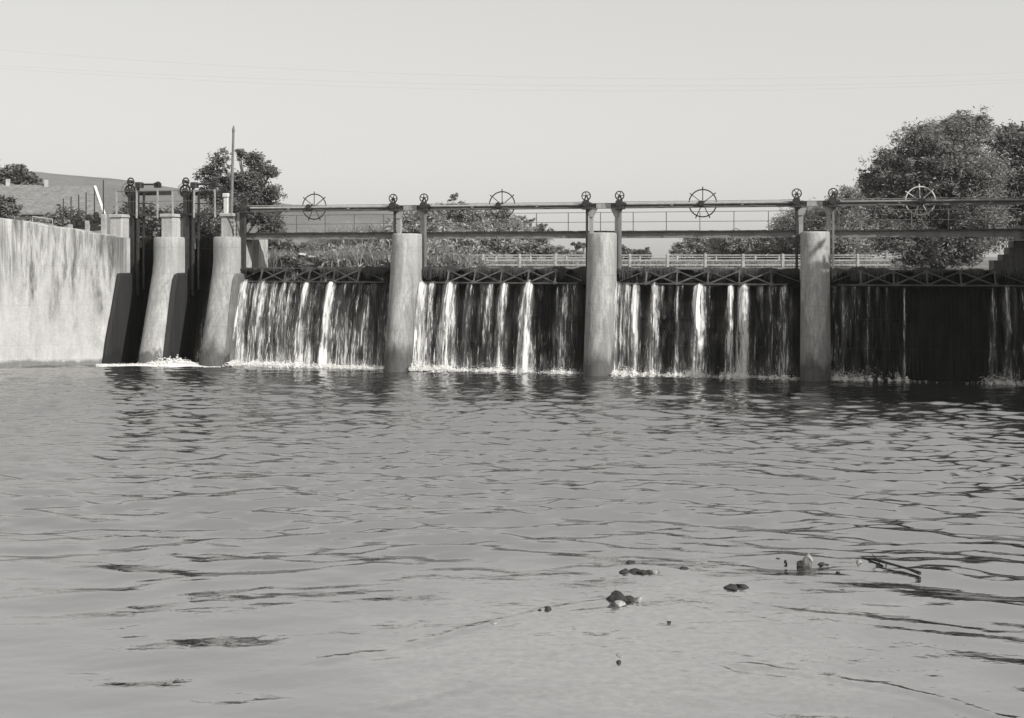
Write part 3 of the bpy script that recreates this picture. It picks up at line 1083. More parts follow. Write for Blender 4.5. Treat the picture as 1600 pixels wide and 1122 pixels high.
# ---- hoists
def gear_unit(mbs, x, y0):
    pass


def make_gearbox(parent, x, wheel_r=0.2):
    """pedestal bearing with a small spoked gear wheel on top"""
    mb = MB()
    mb.box(x - 0.20, x + 0.20, -0.30, 0.16, 7.02, 7.14, 0.02)
    mb.box(x - 0.15, x + 0.15, -0.26, 0.12, 7.141, 7.36, 0.03)
    mb.disc((x - 0.03, -0.29, 7.28), 0.15, 0.07, 14)
    mb.disc((x + 0.22, -0.18, 7.24), 0.07, 0.16, 10)
    mb.disc((x - 0.24, -0.14, 7.20), 0.06, 0.14, 10)
    mb.bar((x - 0.12, -0.2, 7.3), (x - 0.02, -0.2, 7.6), 0.05)
    mb.bar((x + 0.12, -0.2, 7.3), (x + 0.03, -0.2, 7.6), 0.05)
    g = recalc(mb.build('gearbox', M['iron'], parent))
    mb = MB()
    c = (x, -0.25, 7.60)
    mb.ring(c, wheel_r - 0.02, 0.024, 28, 6)
    mb.ring((c[0], c[1] + 0.03, c[2]), wheel_r - 0.015, 0.02, 28, 6)
    a0 = random.uniform(0, 6)
    for k in range(5):
        a = a0 + k * 2 * math.pi / 5
        mb.bar((c[0] + 0.03 * math.cos(a), c[1], c[2] + 0.03 * math.sin(a)),
               (c[0] + (wheel_r - 0.02) * math.cos(a), c[1], c[2] + (wheel_r - 0.02) * math.sin(a)), 0.03, 0.03)
    mb.disc(c, 0.05, 0.12, 12)
    recalc(mb.build('gear_wheel', M['iron'], g))
    return g


def make_handwheel(parent, c, r, rot, mat, n=7, over=0.12, tube=0.027):
    mb = MB()
    mb.ring(c, r, tube, 48, 6)
    mb.disc(c, 0.06, 0.14, 12)
    hw = recalc(mb.build('handwheel', mat, parent, smooth=False))
    for k in range(n):
        a = rot + k * 2 * math.pi / n
        d = Vector((math.cos(a), 0, math.sin(a)))
        cc = Vector(c)
        mb = MB()
        mb.tube([cc + d * 0.05, cc + d * (r * 0.75), cc + d * (r + over * 0.4), cc + d * (r + over)], [tube * 0.8, tube * 0.7, tube * 0.9, tube * 1.0], 6)
        recalc(mb.build('spoke', mat, hw))
    return hw


HL = ['the first big gate', 'the second big gate', 'the third big gate', 'the fourth shaded gate']
WPX = [(491, 323), (784.5, 320), (1098, 317.5), (1438, 314)]
WEX = [0.05, -0.04, 0.0, 0.03]
for b, (s0, s1) in enumerate(BAYS):
    root = empty('gate_hoist', D((s0 + s1) / 2, YG, 0), ANG)
    mid = (s0 + s1) / 2
    xl = (PIERS[b - 1] + 0.73 if b else s_at(381, YG - 0.2)) - mid
    xr = (PIERS[b] - 0.73 if b < 3 else S_R + 0.6) - mid
    mb = MB()
    zs = 7.235
    mb.tube([(xl, -0.09, zs), (xr, -0.09, zs)], 0.048, 10)
    mb.tube([(xl, -0.02, 7.345), (xr, -0.02, 7.345)], 0.018, 6)
    for q in (0.3, 0.7):
        xx = xl + (xr - xl) * q
        mb.box(xx - 0.05, xx + 0.05, -0.16, 0.0, zs - 0.08, zs - 0.045)
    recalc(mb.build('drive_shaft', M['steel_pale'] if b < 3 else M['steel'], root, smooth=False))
    make_gearbox(root, xl, 0.205)
    if b < 3:
        make_gearbox(root, xr, 0.205)
    wx = s_at(WPX[b][0], YG + 0.45) - mid
    wz = CAMZ + (400 - WPX[b][1]) / F * D(wx + mid, YG + 0.45).y
    make_handwheel(root, (wx, 0.45, wz), 0.585, R(90 + (0, 0, 0, 4)[b]), M['iron'] if b < 3 else M['white'])  # fourth wheel whitened in place of the sunlight it lacks
    mb = MB()
    mb.tube([(wx, 0.45, wz), (wx, -0.2, wz)], 0.03, 8)
    mb.disc((wx - 0.02, -0.17, wz - 0.02), 0.11, 0.14, 12)
    mb.box(wx - 0.14, wx + 0.1, -0.2, 0.1, 7.14, 7.34, 0.02)
    mb.bar((wx + 0.08, -0.15, wz + 0.02), (wx + 0.2, -0.15, wz + 0.1), 0.04)
    recalc(mb.build('bevel_gear', M['iron'], root))
    tag(root, 'hoist with a large spoked handwheel above ' + HL[b], 'gate hoist', 'gate hoists along the top beam')

# ---- machinery above the small sluices
YS = 2.6


def small_hoist(px_l, px_w, px_g, px_s0, px_s1, label):
    root = empty('small_gate_hoist', D(s_at(px_g, YS), YS, 7.0), ANG)
    o = s_at(px_g, YS)
    X = lambda px: s_at(px, YS) - o
    Yd = D(o, YS).y
    Z = lambda py: (400 - py) / F * Yd + CAMZ - 7.0
    mb = MB()
    mb.box(X(px_l), X(px_s1 + 2), -0.1, 0.14, -0.06, 0.04)
    mb.box(X(px_g) - 0.1, X(px_s1) + 0.6, 0.3, 0.42, Z(305), Z(299))
    fr = recalc(mb.build('frame', M['steel_dark'], root))
    mb = MB()
    # stem and rack column
    mb.box(X(px_g) - 0.14, X(px_g) + 0.10, -0.06, 0.1, -4.2, Z(300))
    mb.box(X(px_g) + 0.26, X(px_g) + 0.36, -0.02, 0.1, -3.9, Z(292))
    for q_ in (-6, 4, 16):
        mb.box(X(px_g + q_) - 0.05, X(px_g + q_) + 0.05, 0.12, 0.2, -3.6, Z(302))
    mb.bar((X(px_g + 12), 0.16, Z(366)), (X(px_g + 40), 0.16, Z(336)), 0.06)
    mb.bar((X(px_g - 12), 0.16, Z(318)), (X(px_g + 30), 0.16, Z(318)), 0.05)
    recalc(mb.build('rack_stem', M['steel_dark'], root))
    # gears
    mb = MB()
    mb.ring((X(px_g), -0.1, Z(284)), 0.17, 0.035, 20, 6); mb.disc((X(px_g), -0.1, Z(284)), 0.08, 0.2, 12)
    mb.ring((X(px_g - 2), -0.05, Z(298)), 0.26, 0.05, 24, 6); mb.disc((X(px_g - 2), -0.05, Z(298)), 0.12, 0.2, 12)
    for k in range(6):
        a = k * math.pi / 3
        mb.bar((X(px_g - 2), -0.05, Z(298)), (X(px_g - 2) + 0.25 * math.cos(a), -0.05, Z(298) + 0.25 * math.sin(a)), 0.05)
    mb.bar((X(px_g - 2), -0.05, Z(298)), (X(px_g), -0.05, -0.0), 0.16, 0.2)
    mb.bar((X(px_g) - 0.22, -0.05, Z(300)), (X(px_g), -0.05, Z(315)), 0.06)
    mb.bar((X(px_g) + 0.22, -0.05, Z(300)), (X(px_g), -0.05, Z(315)), 0.06)
    recalc(mb.build('gear_train', M['iron'], root))
    mb = MB()
    mb.tube([(X(px_s0), 0, Z(288.5)), (X(px_s1), 0, Z(288.5))], 0.045, 8)
    mb.box(X(px_s0) - 0.2, X(px_s0) + 0.12, -0.15, 0.15, Z(294), Z(285), 0.03)
    mb.box(X(px_s1) - 0.12, X(px_s1) + 0.15, -0.15, 0.15, Z(294), Z(286), 0.03)
    mb.disc((X(px_s1) + 0.1, -0.1, Z(289)), 0.14, 0.1, 12)
    recalc(mb.build('drive_shaft', M['iron'], root))
    make_handwheel(root, (X(px_w), 0.35, Z(296)), 0.33, R(15), M['rail'], 8, 0.06, 0.014)
    tag(root, label, 'gate hoist', 'hoists of the small sluices')
    return root


small_hoist(184, 193, 206, 219, 246, 'iron hoist with meshed gears and a handwheel, beside the retaining wall')
small_hoist(268, 282, 292, 305, 334, 'iron hoist with meshed gears and a handwheel, beside the slanting timber mast')

# iron platform rail posts
root = empty('platform_railing', D(s_at(182, YS - 0.3), YS - 0.3, 7.0), ANG)
o_ = s_at(182, YS - 0.3)
mb = MB()
mb.tube([(-0.05, 0, 1.12), (s_at(335, YS - 0.3) - o_ + 0.3, 0, 1.12)], 0.02, 6)
mb.tube([(-0.05, 0, 0.62), (s_at(300, YS - 0.3) - o_ + 0.3, 0, 0.62)], 0.013, 6)
recalc(mb.build('rail', M['rail'], root))
for px in (182, 213.5, 246, 270, 303, 336):
    x = s_at(px, YS - 0.3) - o_
    mb = MB(); mb.bar((x, 0, -0.18), (x + random.uniform(-.03, .03), 0, 1.15), 0.07, 0.05)
    recalc(mb.build('post', M['fence'], root))
tag(root, 'pale posts and thin rails along the platform of the small sluices', 'railing')

# white concrete post, mast, ladder
mb = MB()
x = 0
mb.box(-0.11, 0.11, -0.11, 0.11, 0, 1.95, 0.02)
mb.box(-0.15, 0.15, -0.15, 0.15, 1.952, 2.12, 0.02)
o = recalc(mb.build('concrete_post', M['white'], loc=D(s_at(354, 2.6), 2.6, 5.85), rz=ANG))
tag(o, 'white square post with a small cap beside the timber mast', 'post')
mb = MB()
pb = at(360.5, 372, 54.6); pt = at(365, 196, 54.6)
d = pt - pb
mb.tube([pb, pb + d * 0.5, pb + d * 0.93, pb + d * 0.96, pt], [0.085, 0.07, 0.055, 0.075, 0.02], 8)
o = recalc(mb.build('timber_mast', M['timber'])); o.location = pb
o.data.transform(Matrix.Translation(-pb))
tag(o, 'tall slightly leaning wooden mast rising past the tree', 'mast')

lad = empty('iron_ladder', D(s_at(357, 1.9), 1.9, 5.9), ANG)
for sx in (0.0, 0.30):
    mb = MB()
    mb.tube([(sx - 0.28, 0, 1.12), (sx - 0.12, 0, 1.0), (sx + 0.06, 0, 0.75), (sx + 0.2, 0, 0.4), (sx + 0.28, 0, 0.0)], 0.025, 6)
    recalc(mb.build('stringer', M['steel_dark'], lad))
for k in range(5):
    z = 0.12 + k * 0.19
    x0 = 0.27 - (z / 1.12) ** 2 * 0.45
    mb = MB(); mb.bar((x0, 0, z), (x0 + 0.30, 0, z), 0.03)
    recalc(mb.build('rung', M['steel_dark'], lad))
tag(lad, 'small curved iron ladder on top of the pier beside the timber mast', 'ladder')

# ================================================================== FALLING WATER
FALLS = [
    # (px at the crest, half width px, strength), base strength
    ([(360, 4, .5), (366, 6, .75), (385, 9, 1.0), (398, 7, .6), (412, 12, .85), (432, 7, .75), (446, 5, .8), (460, 8, .7), (482, 5, 1.05), (492, 4, .6),
      (520, 5, 1.1), (508, 6, .5), (540, 9, .45), (558, 8, .5), (586, 9, .55), (572, 8, .45)], 0.41),
    ([(661, 9, 1.1), (676, 7, .9), (693, 6, .6), (706, 9, 1.05), (716, 2, .8), (733, 2, .7), (738, 2, .7), (757, 5, .5), (768, 6, .7), (790, 6, .95),
      (782, 5, .5), (828, 5, 1.15), (820, 4, .5), (876, 5, .5), (886, 7, .75), (900, 6, .6), (745, 9, .35), (845, 8, .25)], 0.21),
    ([(966, 7, .9), (980, 8, .8), (995, 5, .95), (1024, 6, .85), (1034, 4, .5), (1060, 3, .7), (1067, 2, .6), (1084, 4, .5), (1094, 8, 1.15), (1110, 2, .5),
      (1142, 4, 1.0), (1163, 6, 1.2), (1170, 3, .6), (1190, 6, .5), (1206, 6, .55), (1226, 6, .7), (1238, 5, .45), (1048, 10, .3), (1215, 12, .4)], 0.19),
    ([(1305, 6, .75), (1318, 6, .85), (1335, 5, .7), (1343, 3, .6), (1357, 3, .85), (1371, 3, .6), (1386, 2, .55), (1413, 1.8, 1.0), (1400, 2, .45),
      (1552, 4, .7), (1572, 6, .8), (1584, 4, .6), (1595, 4, .6), (1325, 20, .38)], 0.10),
]


def flow_at(px, spec, base, spread=1.0):
    v = np.full(px.shape, float(base))
    for p, wd, st in spec:
        wd2 = wd * spread * 1.3
        v = np.maximum(v, 0.9 * st / spread ** 0.45 * np.exp(-np.abs((px - p) / wd2) ** 1.6))
    return v


falls_labels = ['dense curtain of falling water filling the first big bay',
                'separate white streams of falling water in the second big bay',
                'falling water with two bright joined jets in the third big bay',
                'thin shaded threads of falling water in the fourth bay']
for b, (s0, s1) in enumerate(BAYS):
    spec, base_ = FALLS[b]
    VV = []; FF = []; FLOW = []; AL = []
    off = 0
    NS, NTt = 360, 40
    for layer, (v0, jit, dens, ext) in enumerate([(1.15, 0.10, 1.0, 0.0), (0.9, 0.16, 0.9, 0.0), (0.65, 0.10, 0.75, 0.0), (1.35, 0.2, 0.62, 0.0), (0.45, 0.08, 0.6, 0)]):
        s = np.linspace(s0 + 0.04, s1 - 0.04, NS)
        px = 800 + F * (s * CA - (YG - 0.3) * SA) / (OY + s * SA + (YG - 0.3) * CA)
        fl = flow_at(px, spec, base_)
        z0 = Z_SILL + 0.07
        zz = z0 + 0.02 * np.sin(s * 9)
        tt = np.linspace(0, 1, NTt) ** 1.0
        drop = (z0 + 0.05) * tt ** 1.25
        T = np.sqrt(2 * drop / 9.81)
        vloc = v0 * (0.75 + 0.45 * np.clip(fl, 0, 1.1)) * (1 + jit * fbm(s, s * 0 + layer, 0.35, 11 + layer)) + 0.25 * fbm(s, s * 0, 0.12, 31 + layer, 2)
        side = -0.06 + 0.42 * fbm(s, s * 0 + 3, 0.6, 51 + layer)
        SS = s[None, :] + side[None, :] * T[:, None]
        YY = (YG - 0.32) - vloc[None, :] * T[:, None] - 0.035 * fl[None, :]
        ripple = 0.05 * fbm(SS * 1.0, np.repeat(drop[:, None], NS, 1) * 0.25, 0.09, 71 + layer, 3)
        YY = YY + ripple
        ZZ = zz[None, :] - drop[:, None] + (0.10 + 0.12 * fbm(s, s * 0, 0.3, 222, 2))[None, :] * np.clip(fl, 0, 1)[None, :] * np.exp(-drop / 0.15)[:, None]
        # streams fray as they fall
        FL = np.stack([flow_at(px, spec, base_ * (0.8 + 0.5 * t_i), 1.0 + 1.05 * t_i) for t_i in tt]) * dens
        FL = FL * (1.0, 1.0, 1.0, 0.78)[b] + 0.20 * fbm(SS, drop[:, None] * 0.5 + SS * 0, 0.55, 300 + layer, 3) + 0.95 * np.clip(FL, 0.12, 0.8) * fbm(SS, drop[:, None] * 0.16 + SS * 0, 0.13, 340 + layer, 3)
        # spray thickening just above the tailwater
        FL = FL + 0.14 * np.clip((tt[:, None] - 0.82) / 0.18, 0, 1) * (fl[None, :] > 0.15)
        # broken starts
        FL = FL * np.clip(0.55 + drop[:, None] / 0.25, 0, 1)
        VV.append(np.stack([SS - (s0 + s1) / 2, YY, ZZ], -1).reshape(-1, 3))
        ii = np.arange(NS * NTt).reshape(NTt, NS) + off
        FF.append(np.stack([ii[:-1, :-1], ii[:-1, 1:], ii[1:, 1:], ii[1:, :-1]], -1).reshape(-1, 4))
        FLOW.append(FL.ravel())
        AL.append(np.stack([SS + layer * 17.3, np.repeat(drop[:, None] * 0.8, NS, 1), SS * 0], -1).reshape(-1, 3))
        off += NS * NTt
    # leaks and dribbles over the upper leaf
    for layer in range(2):
        NT2 = 10
        s = np.linspace(s0 + 0.05, s1 - 0.05, NS)
        fl = np.clip(0.17 + 0.30 * fbm(s, s * 0 + 9 + layer, 0.6, 91 + layer + 5 * b, 4) * 2, 0, 0.5) * [1.3, 1.1, 0.8, 0.7][b]
        tt = np.linspace(0, 1, NT2)
        drop = (Z_TOP - Z_SILL - 0.08) * tt
        SS = np.repeat(s[None, :], NT2, 0)
        YY = (YG + 0.02 - 0.04 * layer) - 0.10 * np.sqrt(tt)[:, None] + 0.03 * fbm(SS, np.repeat(drop[:, None], NS, 1), 0.1, 5)
        ZZ = np.repeat((Z_TOP - drop)[:, None], NS, 1)
        FL = np.repeat(fl[None, :], NT2, 0)
        VV.append(np.stack([SS - (s0 + s1) / 2, YY, ZZ], -1).reshape(-1, 3))
        ii = np.arange(NS * NT2).reshape(NT2, NS) + off
        FF.append(np.stack([ii[:-1, :-1], ii[:-1, 1:], ii[1:, 1:], ii[1:, :-1]], -1).reshape(-1, 4))
        FLOW.append(FL.ravel())
        AL.append(np.stack([SS + layer * 17.3 + 200, np.repeat(drop[:, None], NS, 1), SS * 0], -1).reshape(-1, 3))
        off += NS * NT2
    if 'fall' not in M:
        M['fall'] = fall_mat('falling_water', 1.0, 0.0, 12.0, 0.7)
    ob = npmesh('falling_water', np.concatenate(VV), np.concatenate(FF), M['fall'], smooth=True)
    ob.location = D((s0 + s1) / 2, 0, 0); ob.rotation_euler = (0, 0, ANG)
    at1 = ob.data.attributes.new('flow', 'FLOAT', 'POINT'); at1.data.foreach_set('value', np.concatenate(FLOW).astype(np.float32))
    at2 = ob.data.attributes.new('along', 'FLOAT_VECTOR', 'POINT'); at2.data.foreach_set('vector', np.concatenate(AL).astype(np.float32).ravel())
    tag(ob, falls_labels[b], 'waterfall', 'sheets of water falling through the bays', 'stuff')

# trickles in the small sluices
VV = []; FF = []; FLOW = []; AL = []; off = 0
for (a, c, st) in ((S_AB + 0.1, S_L1 - 0.65, 0.42), (S_L1 + 0.7, S_L2 - 0.65, 0.5)):
    for layer in range(3):
        NS, NTt = 90, 30
        s = np.linspace(a, c, NS)
        tt = np.linspace(0, 1, NTt)
        z0 = 4.1 - layer * 0.5
        drop = z0 * tt
        T = np.sqrt(2 * drop / 9.81)
        SS = np.repeat(s[None, :], NTt, 0)
        YY = 3.1 - (0.5 + 0.45 * layer) * T[:, None] + 0.1 * fbm(SS, drop[:, None] + SS * 0, 0.3, 7 + layer)
        ZZ = z0 - drop[:, None] + SS * 0
        ctr = (a + c) / 2 + 0.15
        FL = st * np.exp(-((SS - ctr) / (0.15 + 0.55 * tt[:, None])) ** 2) * (0.75 + 0.5 * tt[:, None])
        VV.append(np.stack([SS, YY, ZZ], -1).reshape(-1, 3))
        ii = np.arange(NS * NTt).reshape(NTt, NS) + off
        FF.append(np.stack([ii[:-1, :-1], ii[:-1, 1:], ii[1:, 1:], ii[1:, :-1]], -1).reshape(-1, 4))
        FLOW.append(FL.ravel()); AL.append(np.stack([SS + 31 + layer * 9, drop[:, None] * 1.5 + SS * 0, SS * 0], -1).reshape(-1, 3))
        off += NS * NTt
ob = npmesh('falling_water', np.concatenate(VV), np.concatenate(FF), M['fall'], smooth=True)
ob.location = D(0, 0, 0); ob.rotation_euler = (0, 0, ANG)
ob.data.attributes.new('flow', 'FLOAT', 'POINT').data.foreach_set('value', np.concatenate(FLOW).astype(np.float32))
ob.data.attributes.new('along', 'FLOAT_VECTOR', 'POINT').data.foreach_set('vector', np.concatenate(AL).astype(np.float32).ravel())
tag(ob, 'water trickling down inside the two small dark sluice openings', 'waterfall', None, 'stuff')

# foam where the falls land: lumpy froth, many small blobs on a low ridge
fm = NT('foam')
g_ = fm.noise(14, 3, 0.6, kind='World')
fm.value_to_base(fm.maprange(g_, 0.3, 0.7, 0.7, 0.9))
fm.b.inputs['Roughness'].default_value = 0.8
fm.b.inputs['Subsurface Weight'].default_value = 0.0
M['foam'] = fm.m
ico_v = []; ico_f = []
t_ = (1 + 5 ** 0.5) / 2
ico_v = np.array([(-1, t_, 0), (1, t_, 0), (-1, -t_, 0), (1, -t_, 0), (0, -1, t_), (0, 1, t_), (0, -1, -t_), (0, 1, -t_), (t_, 0, -1), (t_, 0, 1), (-t_, 0, -1), (-t_, 0, 1)]) / math.sqrt(1 + t_ * t_)
ico_f = np.array([(0, 11, 5), (0, 5, 1), (0, 1, 7), (0, 7, 10), (0, 10, 11), (1, 5, 9), (5, 11, 4), (11, 10, 2), (10, 7, 6), (7, 1, 8), (3, 9, 4), (3, 4, 2), (3, 2, 6), (3, 6, 8), (3, 8, 9), (4, 9, 5), (2, 4, 11), (6, 2, 10), (8, 6, 7), (9, 8, 1)])
P = []; RAD = []
for b, (s0, s1) in enumerate(BAYS):
    spec, base_ = FALLS[b]
    n = 15000
    s = rng.uniform(s0 + 0.0, s1 - 0.02, n)
    px = 800 + F * (s * CA - (YG - 0.3) * SA) / (OY + s * SA + (YG - 0.3) * CA)
    fl = flow_at(px, spec, base_ * 1.3)
    flw = np.maximum(fl, flow_at(px + 12, spec, 0) * 0.7)
    amt = np.clip(flw * 1.25 + 0.25 * fbm(s, s * 0, 0.8, 13), 0, 1)
    keep = rng.uniform(0, 1, n) < amt ** 2.3 * (1.0, 0.95, 0.85, 0.6)[b]
    s = s[keep]; fl = amt[keep]; m_ = len(s)
    y = YG - 0.32 - 0.95 - 0.25 * fl + rng.normal(0, 0.26, m_)
    z = np.abs(rng.normal(0, 0.075, m_)) * (0.2 + fl)
    P.append(np.stack([s, y, z], -1)); RAD.append(rng.uniform(0.006, 0.026, m_) * (0.5 + 0.8 * fl))
    n2 = 2600
    sp_ = rng.choice(len(spec), n2, p=np.array([q[2] ** 3 * q[1] for q in spec]) / sum(q[2] ** 3 * q[1] for q in spec))
    spx = np.array([spec[k][0] for k in sp_]) - 11 + rng.normal(0, 1, n2) * np.array([spec[k][1] for k in sp_]) * 1.3
    s_ = (spx - 800) / F
    s_ = (s_ * (OY + 1.0 * CA) + 1.0 * SA) / (CA - s_ * SA)
    ok = (s_ > s0) & (s_ < s1); s_ = s_[ok]; n2 = len(s_)
    P.append(np.stack([s_, YG - 1.35 + rng.normal(0, 0.22, n2), np.abs(rng.normal(0, 0.17, n2))], -1)); RAD.append(rng.uniform(0.003, 0.013, n2))
# boiling pool before the small sluices
n = 16000
pxs = rng.uniform(150, 345, n)
prof = np.interp(pxs, [150, 190, 225, 250, 275, 300, 320, 345], [0.03, 0.05, 0.08, 0.20, 0.28, 0.14, 0.05, 0.02])
yy = rng.uniform(-0.9, 0.5, n)
kk = rng.uniform(0, 1, n) < np.clip(prof / 0.12, 0.12, 1) * np.clip(1.1 - ((yy + 0.2) / 0.75) ** 2 + 0.8 * fbm(pxs, yy * 30, 14, 3), 0.02, 1)
pxs, prof, yy = pxs[kk], prof[kk], yy[kk]; n = len(yy)
cxw = (pxs - 800) / F * 53.0
Yw = 52.9 - 0.2 * (pxs - 150) / 195 + yy
Pw = np.stack([(pxs - 800) / F * Yw, Yw, np.abs(rng.normal(0, 1, n)) * prof * 0.55 * np.exp(-((yy + 0.1) / 0.45) ** 2)], -1)
dxw = Pw[:, 0]; dyw = Pw[:, 1] - OY
Pl = np.stack([dxw * CA + dyw * SA, -dxw * SA + dyw * CA, Pw[:, 2]], -1)
P.append(Pl); RAD.append(rng.uniform(0.008, 0.032, n) * (0.5 + prof * 3))
P = np.concatenate(P); RAD = np.concatenate(RAD)
V = (P[:, None, :] + ico_v[None] * RAD[:, None, None] * np.array([1.6, 1.2, 0.7])).reshape(-1, 3)
Fi = (ico_f[None] + (np.arange(len(P)) * 12)[:, None, None]).reshape(-1, 3)
ob = npmesh('foam', V, Fi, M['foam'], smooth=True)
ob.location = D(0, 0, 0); ob.rotation_euler = (0, 0, ANG)
tag(ob, 'white foam and froth where the falls meet the river', 'foam', None, 'stuff')

# ================================================================== VEGETATION
def leaf_cloud(centres, radii, n, size, flat=0.55, aspect=2.4, clump=0.16, upright=0.0):
    """leaf shaped quads in clumps spread through ellipsoid lobes"""
    centres = np.array([tuple(c) for c in centres]); radii = np.array(radii, float)
    if radii.ndim == 1:
        radii = np.stack([radii, radii, radii * 0.85], -1)
    w_ = radii.prod(1) ** 0.75; w_ = w_ / w_.sum()
    ncl = max(12, n // 38)
    li = rng.choice(len(centres), ncl, p=w_)
    d = rng.normal(size=(ncl, 3)); d /= np.linalg.norm(d, axis=1)[:, None]
    rad = rng.uniform(0.25, 1.0, ncl) ** 0.45
    # ragged outline
    rad *= 1 + 0.28 * rng.normal(size=ncl) * (rad > 0.8)
    cc = centres[li] + d * radii[li] * rad[:, None]
    cs = radii[li].mean(1) * rng.uniform(clump * 0.6, clump * 1.7, ncl)
    k = rng.integers(0, ncl, n)
    p = cc[k] + rng.normal(size=(n, 3)) * cs[k][:, None] * np.array([1, 1, 0.7])
    a = rng.normal(size=(n, 3)); a[:, 2] = a[:, 2] * flat - upright; a /= np.linalg.norm(a, axis=1)[:, None]
    b = rng.normal(size=(n, 3)); b -= (b * a).sum(1)[:, None] * a; b /= np.linalg.norm(b, axis=1)[:, None]
    sz = size * rng.uniform(0.6, 1.4, n)
    L = a * sz[:, None] * 0.5 * aspect ** 0.5; W = b * sz[:, None] * 0.5 / aspect ** 0.5
    V = np.stack([p - L, p + W, p + L, p - W], 1).reshape(-1, 3)
    Fq = np.arange(4 * n).reshape(-1, 4)
    return V, Fq


def tree(name, lobes, Y, n, size, mat, label, cat='tree', group=None, base=None, trunk_r=0.2, depth=1.0, aspect=2.4, clump=0.16, upright=0.0, limbs=True):
    """lobes: (photo column, photo row, radius px) at distance Y"""
    cs = []; rs = []
    for i, (px, py, r) in enumerate(lobes):
        dy = random.uniform(-0.5, 0.5) * r / F * Y * 1.6 * depth
        cs.append(at(px, py, Y + dy)); rs.append(r / F * Y)
    if base is None:
        bx = sum(c.x for c in cs) / len(cs); bz = 4.1
    else:
        bx = (base[0] - 800) / F * Y; bz = base[1]
    root = empty(name, (bx, Y, bz))
    V, Fq = leaf_cloud(cs, rs, n, size, aspect=aspect, clump=clump, upright=upright)
    V = V - np.array([bx, Y, bz])
    npmesh('crown', V, Fq, mat, root)
    if limbs:
        mb = MB()
        zc = sorted(c.z for c in cs)
        zmid = zc[len(zc) // 2] - bz
        tip = Vector((random.uniform(-.2, .2), 0, zmid))
        mb.tube([(0, 0, -0.3), (0.03, 0, zmid * 0.3), (tip.x * 0.6, 0, zmid * 0.7), tip], [trunk_r * 1.3, trunk_r, trunk_r * 0.75, trunk_r * 0.4], 8)
        for c in cs:
            q = Vector((c.x - bx, c.y - Y, c.z - bz))
            st = Vector((tip.x * 0.5, 0, min(q.z * 0.55, zmid * 0.75)))
            mid = st.lerp(q, 0.5) + Vector((random.uniform(-.2, .2), random.uniform(-.2, .2), 0.15))
            mb.tube([st, mid, q, q + (q - mid) * 0.1], [trunk_r * 0.45, trunk_r * 0.28, trunk_r * 0.14, 0.02], 6)
            for _ in range(3):
                e = q + Vector((random.uniform(-1, 1), random.uniform(-1, 1), random.uniform(-0.3, 1))) * (rs[0] * 0.35)
                mb.tube([mid, mid.lerp(e, 0.6), e], [trunk_r * 0.15, trunk_r * 0.1, 0.012], 5)
        recalc(mb.build('trunk', M['trunk'], root))
    tag(root, label, cat, group)
    return root


# tree behind the mast
tree('broadleaf_tree', [(345, 250, 15), (328, 275, 17), (395, 248, 15), (376, 240, 8), (412, 266, 14), (362, 285, 19), (395, 285, 21), (424, 300, 14), (345, 310, 20), (408, 310, 19), (378, 308, 18),
                        (380, 325, 26), (415, 335, 22), (350, 345, 24), (425, 268, 10), (322, 300, 12), (425, 350, 18)], 76, 34000, 0.125, M['leaf_dark'],
     'round dark broadleaf tree with gaps in its crown behind the timber mast', trunk_r=0.22, clump=0.2)
# big willow and neighbours on the right
tree('willow_tree', [(1372, 290, 30), (1400, 262, 34), (1440, 225, 34), (1485, 215, 36), (1520, 205, 30), (1460, 270, 48), (1515, 270, 46), (1400, 320, 44),
                     (1460, 335, 50), (1520, 335, 48), (1395, 370, 30), (1440, 385, 38), (1495, 385, 38), (1500, 192, 18), (1528, 190, 14), (1350, 278, 12)], 74, 150000, 0.125,
     M['leaf_mid'], 'largest willow with a broad pale crown behind the fourth gate', trunk_r=0.4, aspect=3.4, clump=0.13, upright=0.25, base=(1465, 4.1))
tree('broadleaf_tree', [(1565, 222, 24), (1590, 205, 16), (1590, 245, 34), (1560, 275, 34), (1600, 300, 40), (1565, 330, 34), (1620, 230, 40), (1640, 290, 45), (1560, 365, 26), (1600, 360, 30)],
     82, 60000, 0.13, M['leaf_dark'], 'dark tree at the frame edge beside the largest willow', trunk_r=0.3, base=(1578, 4.1), clump=0.15)
tree('round_bush', [(1235, 350, 26), (1258, 338, 24), (1225, 365, 20), (1270, 362, 30), (1250, 382, 28), (1215, 380, 16), (1225, 397, 18), (1260, 398, 20)], 110, 32000, 0.16, M['leaf_pale'],
     'pale round willow bush behind the shaded pier', 'bush', 'bushes and low trees behind the white fence', clump=0.16, aspect=3)
tree('round_bush', [(1310, 320, 22), (1330, 305, 20), (1300, 345, 30), (1335, 345, 30), (1320, 375, 30), (1350, 385, 24), (1290, 375, 22), (1300, 397, 22), (1335, 398, 22)], 106, 36000, 0.16, M['leaf_pale'],
     'pale tall willow bush leaning against the largest willow', 'bush', 'bushes and low trees behind the white fence', clump=0.16, aspect=3)
tree('round_bush', [(1063, 388, 11), (1080, 380, 13), (1100, 382, 16), (1055, 396, 8), (1072, 397, 12), (1090, 397, 14), (1108, 398, 14), (1085, 370, 5)], 118, 16000, 0.16, M['leaf_far'],
     'low round bush behind the fence, beside the open sky gap', 'bush', 'bushes and low trees behind the white fence')
tree('round_bush', [(1122, 380, 17), (1145, 378, 18), (1168, 382, 17), (1190, 380, 18), (1130, 397, 16), (1155, 398, 16), (1180, 397, 16), (1205, 395, 16), (1140, 364, 6), (1175, 366, 5)], 112, 26000, 0.16, M['leaf_far'],
     'wide pale bush above the walking person', 'bush', 'bushes and low trees behind the white fence')
